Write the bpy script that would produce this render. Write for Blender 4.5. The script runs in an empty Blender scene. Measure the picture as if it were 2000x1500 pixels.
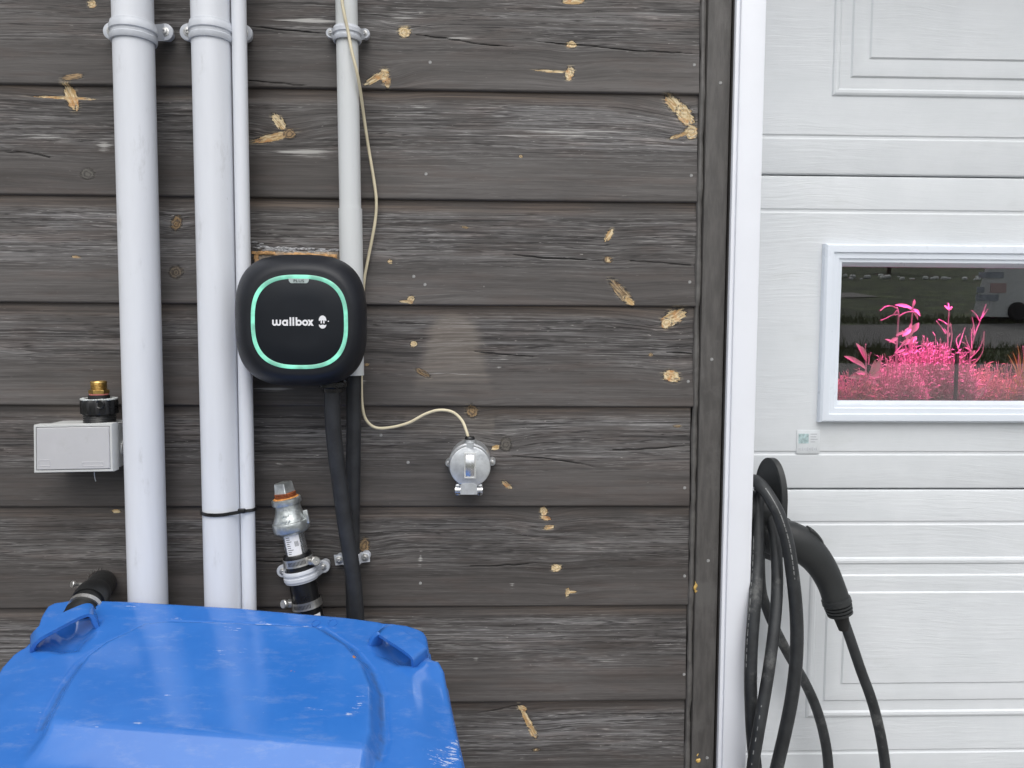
import bpy, bmesh, math, random
import numpy as np
from mathutils import Vector, Matrix

random.seed(7)
rng = np.random.default_rng(7)
D = bpy.data
SC = bpy.context.scene
COL = SC.collection
R = math.radians

# ------------------------------------------------------------------ camera
F = 1483.0                      # focal length in photo pixels (2000 x 1500)
CAM = Vector((0.0, -1.07, 1.45))
YAW, PITCH, ROLL = R(1.713), R(3.883), R(-0.3175)
_f = Vector((math.sin(YAW) * math.cos(PITCH), math.cos(YAW) * math.cos(PITCH), -math.sin(PITCH)))
_r = Vector((math.cos(YAW), -math.sin(YAW), 0))
_d = _f.cross(_r)
RIGHT = math.cos(ROLL) * _r + math.sin(ROLL) * _d
DOWN = -math.sin(ROLL) * _r + math.cos(ROLL) * _d
FWD = _f
cam_data = D.cameras.new('camera')
cam_data.sensor_width = 36.0
cam_data.lens = 36.0 * F / 2000.0
cam_data.clip_start = 0.01
cam_data.clip_end = 1000
cam = D.objects.new('camera', cam_data)
COL.objects.link(cam)
m = Matrix.Identity(4)
for i in range(3):
    m[i][0] = RIGHT[i]; m[i][1] = -DOWN[i]; m[i][2] = -FWD[i]; m[i][3] = CAM[i]
cam.matrix_world = m
SC.camera = cam

# ------------------------------------------------------------------ sky, sun, exposure
world = D.worlds.new('World'); SC.world = world; world.use_nodes = True
wn = world.node_tree; wn.nodes.clear()
sky = wn.nodes.new('ShaderNodeTexSky'); sky.sky_type = 'NISHITA'; sky.sun_disc = False
sky.sun_elevation = R(55); sky.sun_rotation = R(172)
sky.air_density = 1.0; sky.dust_density = 3.0
hs = wn.nodes.new('ShaderNodeHueSaturation'); hs.inputs['Saturation'].default_value = 0.22
bg = wn.nodes.new('ShaderNodeBackground'); bg.inputs['Strength'].default_value = 0.142
wo = wn.nodes.new('ShaderNodeOutputWorld')
wn.links.new(sky.outputs[0], hs.inputs['Color']); wn.links.new(hs.outputs[0], bg.inputs[0]); wn.links.new(bg.outputs[0], wo.inputs[0])
sun_data = D.lights.new('sun', 'SUN'); sun_data.energy = 1.2; sun_data.angle = R(62); sun_data.color = (1, 0.98, 0.95)
sun = D.objects.new('sun', sun_data); COL.objects.link(sun)
sun.rotation_euler = Vector((0.08, 0.57, -0.82)).to_track_quat('-Z', 'Y').to_euler()
SC.view_settings.view_transform = 'Standard'
SC.view_settings.look = 'None'
SC.view_settings.gamma = 1
SC.view_settings.use_curve_mapping = False
SC.view_settings.exposure = 0.26
SC.cycles.use_denoising = True
SC.cycles.denoising_prefilter = 'ACCURATE'
SC.cycles.sample_clamp_indirect = 2.0
SC.cycles.max_bounces = 8
SC.cycles.transparent_max_bounces = 12

# ------------------------------------------------------------------ geometry helpers
def ray(px, py):
    return RIGHT * ((px - 1000) / F) + DOWN * ((py - 750) / F) + FWD

def U(px, py, Y):
    """photo pixel -> point of the world at depth plane Y"""
    r = ray(px, py)
    return CAM + r * ((Y - CAM.y) / r.y)

def UP(px, py, p0, n):
    r = ray(px, py)
    return CAM + r * ((p0 - CAM).dot(n) / r.dot(n))

def S(Y):
    return (Y - CAM.y) / F      # metres per photo pixel at depth Y

def V(*a): return Vector(a)

def ortho(t):
    t = t.normalized()
    a = V(0, 0, 1) if abs(t.z) < 0.9 else V(1, 0, 0)
    x = a.cross(t).normalized()
    return x, t.cross(x).normalized()

def smooth(pts, k=8):
    pts = [Vector(p) for p in pts]
    out = []
    n = len(pts)
    for i in range(n - 1):
        p0 = pts[i - 1] if i else pts[0] * 2 - pts[1]
        p1, p2 = pts[i], pts[i + 1]
        p3 = pts[i + 2] if i + 2 < n else pts[-1] * 2 - pts[-2]
        for j in range(k):
            t = j / k
            out.append(0.5 * (2 * p1 + (p2 - p0) * t + (2 * p0 - 5 * p1 + 4 * p2 - p3) * t * t + (3 * p1 - p0 - 3 * p2 + p3) * t ** 3))
    out.append(pts[-1])
    return out

class MB:
    def __init__(s): s.v = []; s.f = []
    def add(s, verts, faces):
        o = len(s.v); s.v += [Vector(p) for p in verts]; s.f += [tuple(i + o for i in f) for f in faces]; return s
    def box(s, c, size, bevel=0.0, rot=None, seg=2):
        bm = bmesh.new(); bmesh.ops.create_cube(bm, size=1.0)
        for v in bm.verts: v.co = V(v.co.x * size[0], v.co.y * size[1], v.co.z * size[2])
        if bevel: bmesh.ops.bevel(bm, geom=bm.edges[:], offset=bevel, segments=seg, profile=0.5, affect='EDGES')
        M = Matrix.Translation(Vector(c)) @ (rot.to_4x4() if rot else Matrix.Identity(4))
        bm.verts.index_update()
        s.add([M @ v.co for v in bm.verts], [[v.index for v in f.verts] for f in bm.faces]); bm.free(); return s
    def rings(s, rings, closed=True, cap0=True, cap1=True):
        n = len(rings[0]); vs = [p for r in rings for p in r]; fs = []
        for i in range(len(rings) - 1):
            for j in range(n if closed else n - 1):
                k = (j + 1) % n
                fs.append((i * n + j, i * n + k, (i + 1) * n + k, (i + 1) * n + j))
        if cap0: fs.append(tuple(reversed(range(n))))
        if cap1: fs.append(tuple((len(rings) - 1) * n + j for j in range(n)))
        return s.add(vs, fs)
    def lathe(s, a, axis, prof, n=24, cap0=True, cap1=True, a0=0.0, a1=2 * math.pi, sq=None):
        a = Vector(a); t = Vector(axis).normalized(); x, y = ortho(t)
        full = abs(a1 - a0 - 2 * math.pi) < 1e-6
        m = n if full else n + 1
        rr = []
        for (h, r) in prof:
            rr.append([a + t * h + (x * math.cos(a0 + (a1 - a0) * j / n) + y * math.sin(a0 + (a1 - a0) * j / n)) * r for j in range(m)])
        return s.rings(rr, closed=full, cap0=cap0 and full, cap1=cap1 and full)
    def tube(s, pts, r, n=12, cap=True):
        pts = [Vector(p) for p in pts]; N = len(pts)
        rad = r if isinstance(r, (list, tuple)) else [r] * N
        rr = []; x = None
        for i in range(N):
            t = (pts[min(i + 1, N - 1)] - pts[max(i - 1, 0)]).normalized()
            if x is None: x, y = ortho(t)
            x = (x - t * x.dot(t)).normalized(); y = t.cross(x)
            rr.append([pts[i] + (x * math.cos(2 * math.pi * j / n) + y * math.sin(2 * math.pi * j / n)) * rad[i] for j in range(n)])
        return s.rings(rr, cap0=cap, cap1=cap)
    def sweep(s, pts, sec, up, closed=True):
        """cross-section (a along side, b along up) swept along pts"""
        pts = [Vector(p) for p in pts]; N = len(pts); rr = []
        for i in range(N):
            t = (pts[min(i + 1, N - 1)] - pts[max(i - 1, 0)]).normalized()
            u = up[i] if isinstance(up, list) else Vector(up)
            sd = t.cross(u).normalized(); u2 = sd.cross(t).normalized()
            rr.append([pts[i] + sd * a + u2 * b for a, b in sec])
        return s.rings(rr, closed=closed)
    def prism(s, poly, vec):
        n = len(poly); poly = [Vector(p) for p in poly]; vec = Vector(vec)
        fs = [tuple(range(n)), tuple(reversed(range(n, 2 * n)))]
        for i in range(n):
            j = (i + 1) % n; fs.append((i, i + n, j + n, j))
        return s.add(poly + [p + vec for p in poly], fs)
    def build(s, name, mat, parent=None, angle=35, kind=None, label=None):
        off = V(0, 0, 0); p = parent
        while p is not None: off += p.location; p = p.parent
        me = D.meshes.new(name)
        me.from_pydata([tuple(v - off) for v in s.v], [], s.f)
        me.validate()
        bm = bmesh.new(); bm.from_mesh(me); bmesh.ops.recalc_face_normals(bm, faces=bm.faces[:]); bm.to_mesh(me); bm.free()
        if angle:
            me.polygons.foreach_set('use_smooth', [True] * len(me.polygons))
            me.set_sharp_from_angle(angle=R(angle))
        if mat: me.materials.append(mat)
        o = D.objects.new(name, me); COL.objects.link(o)
        if parent: o.parent = parent
        if kind: o['kind'] = kind
        if label: o['label'] = label
        return o

def thing(name, loc, label, cat, group=None):
    o = D.objects.new(name, None); COL.objects.link(o); o.location = loc
    o.empty_display_size = 0.05
    o['label'] = label; o['category'] = cat
    if group: o['group'] = group
    return o

def tag(o, label, cat, group=None):
    o['label'] = label; o['category'] = cat
    if group: o['group'] = group
    return o

def ell(c, ax, ay, rx, ry, n=24, p=2.0):
    out = []
    for i in range(n):
        a = 2 * math.pi * i / n; ca, sa = math.cos(a), math.sin(a)
        out.append(c + ax * (math.copysign(abs(ca) ** (2 / p), ca) * rx) + ay * (math.copysign(abs(sa) ** (2 / p), sa) * ry))
    return out

# ------------------------------------------------------------------ material helpers
def newmat(name):
    mt = D.materials.new(name); mt.use_nodes = True
    nt = mt.node_tree; b = nt.nodes['Principled BSDF']
    return mt, nt, b

def node(nt, t, ins=None, **kw):
    n = nt.nodes.new(t)
    for k, v in kw.items(): setattr(n, k, v)
    for k, v in (ins or {}).items():
        if isinstance(v, bpy.types.NodeSocket): nt.links.new(v, n.inputs[k])
        else: n.inputs[k].default_value = v
    return n

def math_(nt, op, a, b=0.0, c=0.0, clamp=False):
    n = nt.nodes.new('ShaderNodeMath'); n.operation = op; n.use_clamp = clamp
    for i, v in enumerate((a, b, c)):
        if isinstance(v, bpy.types.NodeSocket): nt.links.new(v, n.inputs[i])
        else: n.inputs[i].default_value = v
    return n.outputs[0]

def mix(nt, f, a, b, blend='MIX'):
    n = nt.nodes.new('ShaderNodeMix'); n.data_type = 'RGBA'; n.blend_type = blend
    for i, v in ((0, f), (6, a), (7, b)):
        if isinstance(v, bpy.types.NodeSocket): nt.links.new(v, n.inputs[i])
        else: n.inputs[i].default_value = v if i == 0 else (*v, 1.0)[:4]
    return n.outputs[2]

def sstep(nt, x, lo, hi):
    n = nt.nodes.new('ShaderNodeMapRange'); n.interpolation_type = 'SMOOTHSTEP'
    nt.links.new(x, n.inputs[0]); n.inputs[1].default_value = lo; n.inputs[2].default_value = hi
    return n.outputs[0]

def noise(nt, vec, scale, detail=4, rough=0.55, dist=0.0, stretch=None):
    if stretch:
        mp = node(nt, 'ShaderNodeMapping', {'Scale': stretch}); nt.links.new(vec, mp.inputs[0]); vec = mp.outputs[0]
    n = node(nt, 'ShaderNodeTexNoise', {'Vector': vec, 'Scale': scale, 'Detail': detail, 'Roughness': rough, 'Distortion': dist})
    return n.outputs[0]

def bump(nt, h, strength, dist, b, chain=None):
    n = node(nt, 'ShaderNodeBump', {'Height': h, 'Strength': strength, 'Distance': dist})
    if chain is not None: nt.links.new(chain, n.inputs['Normal'])
    nt.links.new(n.outputs[0], b.inputs['Normal'])
    return n.outputs[0]

def pm(name, col, rough=0.5, metal=0.0, var=0.12, vs=40.0, bmp=0.05, bs=400.0, spec=0.5, dirt=None, stretch=None, rvar=0.15, dlo=0.62):
    """plain procedural material: colour mottling, roughness wear, fine relief, optional dirt"""
    mt, nt, b = newmat(name)
    tc = nt.nodes.new('ShaderNodeTexCoord').outputs['Object']
    n1 = noise(nt, tc, vs, 5, 0.6, stretch=stretch)
    lo = tuple(c * (1 - var) for c in col); hi = tuple(min(1, c * (1 + var)) for c in col)
    c = mix(nt, sstep(nt, n1, 0.3, 0.7), lo, hi)
    if dirt:
        n2 = noise(nt, tc, vs * 0.45, 7, 0.7)
        c = mix(nt, math_(nt, 'MULTIPLY', sstep(nt, n2, dlo - 0.06, dlo + 0.06), 0.7), c, dirt)
    nt.links.new(c, b.inputs['Base Color'])
    b.inputs['Metallic'].default_value = metal
    b.inputs['Specular IOR Level'].default_value = spec
    n3 = noise(nt, tc, vs * 2.3, 4, 0.6)
    rr = math_(nt, 'MULTIPLY_ADD', n3, rvar * 2, rough - rvar, clamp=True)
    nt.links.new(rr, b.inputs['Roughness'])
    if bmp:
        bump(nt, noise(nt, tc, bs, 3, 0.5, stretch=stretch), bmp, 0.001, b)
    return mt

# ---- plank: charcoal stained weatherboard
def plank_material():
    mt, nt, b = newmat('stained_weatherboard')
    g = node(nt, 'ShaderNodeAttribute', attribute_name='grain').outputs['Vector']
    at = lambda nme: node(nt, 'ShaderNodeAttribute', attribute_name=nme).outputs['Fac']
    v = at('board_v'); kn = at('knot'); tone = at('tone'); cr = at('crack'); gh = at('ghost'); sc = at('scuff')
    fine = noise(nt, g, 1.0, 6, 0.72, stretch=(11, 500, 1))
    lines = noise(nt, g, 1.0, 8, 0.70, stretch=(3.0, 185, 1))
    thin = noise(nt, g, 1.0, 5, 0.62, stretch=(3.2, 330, 1))
    hair = math_(nt, 'ABSOLUTE', math_(nt, 'SUBTRACT', noise(nt, g, 1.0, 3, 0.55, stretch=(2.6, 120, 1)), 0.5))
    hair2 = math_(nt, 'ABSOLUTE', math_(nt, 'SUBTRACT', noise(nt, g, 1.0, 3, 0.6, stretch=(7, 260, 3)), 0.52))
    tint = noise(nt, g, 1.0, 4, 0.6, stretch=(9, 60, 2))
    gate = noise(nt, g, 1.0, 3, 0.6, stretch=(11, 70, 5))
    broad = noise(nt, g, 1.0, 5, 0.6, stretch=(3, 34, 1))
    patch = noise(nt, g, 1.0, 6, 0.62, stretch=(6, 24, 1))
    # weathering: strongest in the upper-middle of every board
    w = math_(nt, 'MULTIPLY', sstep(nt, v, 0.24, 0.60), sstep(nt, math_(nt, 'SUBTRACT', 1.0, v), 0.03, 0.16))
    w = math_(nt, 'MULTIPLY_ADD', w, 0.88, 0.12)
    wear = math_(nt, 'MULTIPLY', w, sstep(nt, patch, 0.28, 0.62))
    base = mix(nt, sstep(nt, math_(nt, 'ADD', math_(nt, 'MULTIPLY', broad, 0.6), math_(nt, 'MULTIPLY', lines, 0.4)), 0.36, 0.64), (0.066, 0.061, 0.058), (0.108, 0.100, 0.096))
    sg = math_(nt, 'ADD', math_(nt, 'MULTIPLY', lines, 0.62), math_(nt, 'MULTIPLY', fine, 0.38))
    grey = mix(nt, sstep(nt, sg, 0.42, 0.60), (0.072, 0.068, 0.067), (0.228, 0.226, 0.228))
    c = mix(nt, math_(nt, 'MULTIPLY', wear, 0.80), base, grey)
    # pale raised fibres and dark fine checks
    pale = math_(nt, 'MULTIPLY', sstep(nt, sg, 0.60, 0.645), math_(nt, 'MULTIPLY_ADD', wear, 0.42, 0.02))
    c = mix(nt, pale, c, (0.37, 0.368, 0.366))
    chk = math_(nt, 'MULTIPLY', sstep(nt, math_(nt, 'SUBTRACT', 1.0, thin), 0.56, 0.63), math_(nt, 'MULTIPLY_ADD', w, 0.80, 0.16))
    c = mix(nt, math_(nt, 'MULTIPLY', chk, 0.88), c, (0.030, 0.028, 0.028))
    hm = math_(nt, 'SUBTRACT', 1.0, sstep(nt, hair, 0.006, 0.026))
    hm2 = math_(nt, 'SUBTRACT', 1.0, sstep(nt, hair2, 0.006, 0.030))
    hm = math_(nt, 'MAXIMUM', math_(nt, 'MULTIPLY', hm, sstep(nt, gate, 0.40, 0.58)), math_(nt, 'MULTIPLY', hm2, sstep(nt, gate, 0.60, 0.42)))
    hm = math_(nt, 'MULTIPLY', hm, math_(nt, 'MULTIPLY_ADD', w, 0.78, 0.20))
    c = mix(nt, math_(nt, 'MULTIPLY', hm, 0.90), c, (0.026, 0.024, 0.024))
    hp = math_(nt, 'SUBTRACT', 1.0, sstep(nt, math_(nt, 'ABSOLUTE', math_(nt, 'SUBTRACT', hair2, 0.055)), 0.004, 0.020))
    hp = math_(nt, 'MULTIPLY', hp, math_(nt, 'MULTIPLY', sstep(nt, fine, 0.42, 0.60), math_(nt, 'MULTIPLY_ADD', wear, 0.75, 0.02)))
    c = mix(nt, math_(nt, 'MULTIPLY', hp, 0.8), c, (0.43, 0.425, 0.415))
    c = mix(nt, math_(nt, 'MULTIPLY', sstep(nt, tint, 0.48, 0.66), 0.40), c, (1.0, 0.86, 0.80), 'MULTIPLY')
    # bare specks
    spk = math_(nt, 'MULTIPLY', sstep(nt, noise(nt, g, 1.0, 4, 0.65, stretch=(60, 380, 1)), 0.685, 0.74), math_(nt, 'MULTIPLY_ADD', wear, 0.9, 0.08))
    c = mix(nt, spk, c, (0.55, 0.53, 0.50))
    bv = noise(nt, g, 1.0, 2, 0.5, stretch=(1.1, 2.5, 3.1))
    c = mix(nt, 1.0, c, mix(nt, sstep(nt, bv, 0.35, 0.65), (0.82, 0.80, 0.79), (1.16, 1.15, 1.15)), 'MULTIPLY')
    # brownish strip sheltered under the lap above
    br = math_(nt, 'MULTIPLY', sstep(nt, v, 0.84, 0.95), sstep(nt, math_(nt, 'ADD', broad, math_(nt, 'MULTIPLY', patch, 0.5)), 0.55, 0.95))
    c = mix(nt, math_(nt, 'MULTIPLY', br, 0.75), c, mix(nt, sstep(nt, lines, 0.4, 0.6), (0.050, 0.037, 0.030), (0.165, 0.125, 0.098)))
    # smooth ghost of a removed fitting
    gcol = mix(nt, sstep(nt, fine, 0.3, 0.7), (0.19, 0.162, 0.137), (0.285, 0.252, 0.220))
    ghm = sstep(nt, math_(nt, 'ADD', math_(nt, 'ADD', gh, math_(nt, 'MULTIPLY_ADD', patch, 0.9, -0.45)), math_(nt, 'MULTIPLY_ADD', lines, 1.3, -0.65)), 0.16, 0.85)
    c = mix(nt, math_(nt, 'MULTIPLY', ghm, 0.50), c, gcol)
    # pale scuffs
    scm = sstep(nt, math_(nt, 'ADD', math_(nt, 'MULTIPLY', sc, 0.72), math_(nt, 'MULTIPLY_ADD', sg, 3.2, -1.75)), 0.36, 0.62)
    scm = math_(nt, 'MULTIPLY', scm, sstep(nt, sc, 0.02, 0.3))
    c = mix(nt, math_(nt, 'MULTIPLY', scm, 0.75), c, (0.50, 0.49, 0.47))
    # cracks
    crm = sstep(nt, math_(nt, 'ADD', cr, math_(nt, 'MULTIPLY_ADD', lines, 1.3, -0.65)), 0.45, 0.85)
    c = mix(nt, crm, c, (0.012, 0.011, 0.010))
    # bare wood where knots and bark have come out
    pos = node(nt, 'ShaderNodeNewGeometry').outputs['Position']
    kl = node(nt, 'ShaderNodeAttribute', attribute_name='chip').outputs['Vector']
    jag = noise(nt, kl, 1.0, 4, 0.62, stretch=(150, 560, 1)); jag2 = noise(nt, g, 1.0, 5, 0.72, stretch=(50, 360, 1))
    kk = math_(nt, 'ADD', kn, math_(nt, 'ADD', math_(nt, 'MULTIPLY_ADD', jag, 0.62, -0.33), math_(nt, 'MULTIPLY_ADD', jag2, 0.50, -0.265)))
    kk = math_(nt, 'MULTIPLY', kk, sstep(nt, kn, 0.03, 0.25))
    km = sstep(nt, kk, 0.37, 0.43)
    rim = math_(nt, 'MULTIPLY', sstep(nt, kk, 0.20, 0.34), math_(nt, 'SUBTRACT', 1.0, km))
    c = mix(nt, math_(nt, 'MULTIPLY', rim, 0.8), c, (0.022, 0.019, 0.017))
    rg = noise(nt, kl, 1.0, 5, 0.62, 0.4, stretch=(45, 330, 3))
    sep = node(nt, 'ShaderNodeSeparateXYZ', {'Vector': kl})
    rnd = math_(nt, 'GREATER_THAN', sep.outputs[2], 500.0)
    rngs = math_(nt, 'MULTIPLY_ADD', math_(nt, 'SINE', math_(nt, 'MULTIPLY_ADD', kn, 22.0, math_(nt, 'MULTIPLY', noise(nt, pos, 170, 4, 0.6), 16.0))), 0.055, 0.52)
    rg = math_(nt, 'ADD', math_(nt, 'MULTIPLY', rg, math_(nt, 'SUBTRACT', 1.0, rnd)), math_(nt, 'MULTIPLY', rngs, rnd))
    bl = noise(nt, pos, 75, 3, 0.6)
    bright = mix(nt, sstep(nt, rg, 0.42, 0.60), (0.46, 0.30, 0.13), (0.74, 0.62, 0.40))
    bright = mix(nt, sstep(nt, bl, 0.50, 0.72), bright, (0.52, 0.25, 0.09))
    fleck = sstep(nt, noise(nt, kl, 1.0, 4, 0.65, stretch=(90, 420, 7)), 0.60, 0.68)
    bright = mix(nt, math_(nt, 'MULTIPLY', fleck, 0.7), bright, (0.16, 0.10, 0.055))
    heart = mix(nt, math_(nt, 'MULTIPLY', sstep(nt, kk, 0.84, 1.0), 0.8), bright, (0.24, 0.11, 0.045))
    brown = mix(nt, sstep(nt, rg, 0.42, 0.60), (0.065, 0.045, 0.030), (0.34, 0.23, 0.12))
    wood = mix(nt, sstep(nt, tone, 0.30, 0.75), heart, brown)
    dark = mix(nt, sstep(nt, rg, 0.4, 0.6), (0.03, 0.028, 0.026), (0.12, 0.112, 0.10))
    wood = mix(nt, sstep(nt, tone, 1.3, 1.75), wood, dark)
    # frayed pale fibres round each bare spot, remnants of stain left inside it
    halo = math_(nt, 'MULTIPLY', sstep(nt, kn, 0.06, 0.34), sstep(nt, math_(nt, 'ADD', math_(nt, 'MULTIPLY', fine, 0.6), math_(nt, 'MULTIPLY', jag2, 0.4)), 0.50, 0.60))
    c = mix(nt, math_(nt, 'MULTIPLY', halo, math_(nt, 'SUBTRACT', 0.75, math_(nt, 'MULTIPLY', tone, 0.35), clamp=True)), c, (0.40, 0.34, 0.25))
    left = math_(nt, 'MULTIPLY', sstep(nt, noise(nt, kl, 1.0, 5, 0.7, stretch=(110, 380, 9)), 0.535, 0.60), sstep(nt, kn, 1.0, 0.55))
    km = math_(nt, 'MULTIPLY', km, math_(nt, 'SUBTRACT', 1.0, math_(nt, 'MULTIPLY', left, 0.85)))
    c = mix(nt, km, c, wood)
    nt.links.new(c, b.inputs['Base Color'])
    nt.links.new(math_(nt, 'MULTIPLY_ADD', wear, 0.15, 0.60), b.inputs['Roughness'])
    b.inputs['Specular IOR Level'].default_value = 0.35
    h = math_(nt, 'MULTIPLY', math_(nt, 'ADD', math_(nt, 'MULTIPLY', thin, 0.8), math_(nt, 'MULTIPLY', lines, 1.0)), math_(nt, 'MULTIPLY_ADD', w, 0.8, 0.2))
    h = math_(nt, 'SUBTRACT', h, math_(nt, 'MULTIPLY', crm, 1.2))
    h = math_(nt, 'MULTIPLY', h, math_(nt, 'MULTIPLY_ADD', ghm, -0.7, 1.0))
    bump(nt, h, 0.7, 0.0013, b)
    return mt

def door_material():
    mt, nt, b = newmat('embossed_white_steel')
    tc = nt.nodes.new('ShaderNodeTexCoord').outputs['Object']
    wob = node(nt, 'ShaderNodeTexNoise', {'Vector': tc, 'Scale': 3.0, 'Detail': 3})
    add = node(nt, 'ShaderNodeVectorMath', operation='MULTIPLY_ADD')
    nt.links.new(wob.outputs['Color'], add.inputs[0]); add.inputs[1].default_value = (0, 0, 0.05); nt.links.new(tc, add.inputs[2])
    wv = add.outputs[0]
    gr = noise(nt, wv, 1.0, 5, 0.65, 0.6, stretch=(16, 16, 260))
    gr2 = noise(nt, wv, 1.0, 3, 0.6, 0.4, stretch=(5, 5, 110))
    msk = sstep(nt, noise(nt, tc, 1.0, 3, 0.5, stretch=(3, 3, 9)), 0.42, 0.62)
    fine = noise(nt, tc, 700, 3, 0.6)
    mot = noise(nt, tc, 9, 6, 0.65)
    c = mix(nt, sstep(nt, mot, 0.35, 0.7), (0.655, 0.682, 0.703), (0.700, 0.724, 0.746))
    sp = sstep(nt, noise(nt, tc, 45, 8, 0.75), 0.73, 0.79)
    c = mix(nt, math_(nt, 'MULTIPLY', sp, 0.4), c, (0.30, 0.30, 0.28))
    sm_ = sstep(nt, noise(nt, tc, 1.0, 6, 0.68, stretch=(7, 7, 16)), 0.56, 0.74)
    c = mix(nt, math_(nt, 'MULTIPLY', sm_, 0.22), c, (0.50, 0.52, 0.50))
    nt.links.new(c, b.inputs['Base Color'])
    b.inputs['Roughness'].default_value = 0.42
    h = math_(nt, 'ADD', math_(nt, 'MULTIPLY', gr, math_(nt, 'MULTIPLY_ADD', msk, 0.8, 0.35)), math_(nt, 'MULTIPLY', fine, 0.10))
    h = math_(nt, 'ADD', h, math_(nt, 'MULTIPLY', math_(nt, 'MULTIPLY', gr2, msk), 0.9))
    bump(nt, h, 0.46, 0.0012, b)
    return mt

def pipe_material(name, col, dirt=0.35, green=0.0):
    mt, nt, b = newmat(name)
    tc = nt.nodes.new('ShaderNodeTexCoord').outputs['Object']
    n1 = noise(nt, tc, 1.0, 5, 0.6, stretch=(30, 30, 4))
    c = mix(nt, sstep(nt, n1, 0.3, 0.7), tuple(x * 0.965 for x in col), tuple(min(1, x * 1.03) for x in col))
    sm = sstep(nt, noise(nt, tc, 1.0, 7, 0.7, stretch=(38, 38, 12)), 0.57, 0.74)
    c = mix(nt, math_(nt, 'MULTIPLY', sm, dirt), c, (0.33, 0.33, 0.32))
    scr = sstep(nt, noise(nt, tc, 1.0, 6, 0.72, 0.3, stretch=(130, 130, 18)), 0.685, 0.735)
    c = mix(nt, math_(nt, 'MULTIPLY', scr, 0.6), c, (0.22, 0.22, 0.21))
    if green:
        gm = sstep(nt, noise(nt, tc, 1.0, 5, 0.6, stretch=(14, 14, 5)), 0.45, 0.7)
        c = mix(nt, math_(nt, 'MULTIPLY', gm, green), c, (0.50, 0.52, 0.47))
    nt.links.new(c, b.inputs['Base Color'])
    nt.links.new(math_(nt, 'MULTIPLY_ADD', n1, 0.2, 0.28), b.inputs['Roughness'])
    bump(nt, noise(nt, tc, 1.0, 3, 0.5, stretch=(60, 60, 8)), 0.06, 0.001, b)
    return mt

def lid_material():
    mt, nt, b = newmat('blue_plastic')
    tc = nt.nodes.new('ShaderNodeTexCoord').outputs['Object']
    n1 = noise(nt, tc, 12, 6, 0.65)
    c = mix(nt, sstep(nt, n1, 0.3, 0.7), (0.029, 0.148, 0.495), (0.037, 0.167, 0.53))
    sc = node(nt, 'ShaderNodeAttribute', attribute_name='scuff').outputs['Fac']
    fine = noise(nt, tc, 1.0, 6, 0.7, stretch=(60, 420, 420))
    scm = math_(nt, 'MULTIPLY', sstep(nt, math_(nt, 'ADD', math_(nt, 'MULTIPLY', sc, 0.5), math_(nt, 'MULTIPLY_ADD', fine, 3.4, -1.85)), 0.30, 0.60), sstep(nt, sc, 0.02, 0.25))
    c = mix(nt, math_(nt, 'MULTIPLY', scm, 0.75), c, (0.62, 0.66, 0.75))
    sp = sstep(nt, noise(nt, tc, 95, 6, 0.75, stretch=(1, 1.6, 1.6)), 0.70, 0.75)
    c = mix(nt, math_(nt, 'MULTIPLY', sp, 0.5), c, (0.45, 0.52, 0.65))
    hz = sstep(nt, noise(nt, tc, 26, 7, 0.72, stretch=(1, 2.5, 2.5)), 0.50, 0.75)
    c = mix(nt, math_(nt, 'MULTIPLY', hz, 0.17), c, (0.40, 0.45, 0.55))
    crease_m = math_(nt, 'MULTIPLY', node(nt, 'ShaderNodeAttribute', attribute_name='crease_shade').outputs['Fac'], sstep(nt, noise(nt, tc, 40, 6, 0.7), 0.35, 0.65))
    c = mix(nt, math_(nt, 'MULTIPLY', crease_m, 0.55), c, (0.055, 0.085, 0.16))  # dome crease darkened in the colour, painted shade broken up by noise
    rs = node(nt, 'ShaderNodeAttribute', attribute_name='rust').outputs['Fac']
    rm = sstep(nt, math_(nt, 'ADD', rs, math_(nt, 'MULTIPLY_ADD', noise(nt, tc, 300, 4, 0.7), 1.2, -0.7)), 0.4, 0.6)
    c = mix(nt, rm, c, (0.42, 0.20, 0.10))
    nt.links.new(c, b.inputs['Base Color'])
    nt.links.new(math_(nt, 'MULTIPLY_ADD', n1, 0.12, 0.06), b.inputs['Roughness'])
    b.inputs['Specular IOR Level'].default_value = 0.72
    h = math_(nt, 'ADD', math_(nt, 'MULTIPLY', noise(nt, tc, 22, 3, 0.5), 1.0), math_(nt, 'MULTIPLY', noise(nt, tc, 500, 3, 0.5), 0.04))
    bump(nt, h, 0.05, 0.003, b)
    return mt

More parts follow.
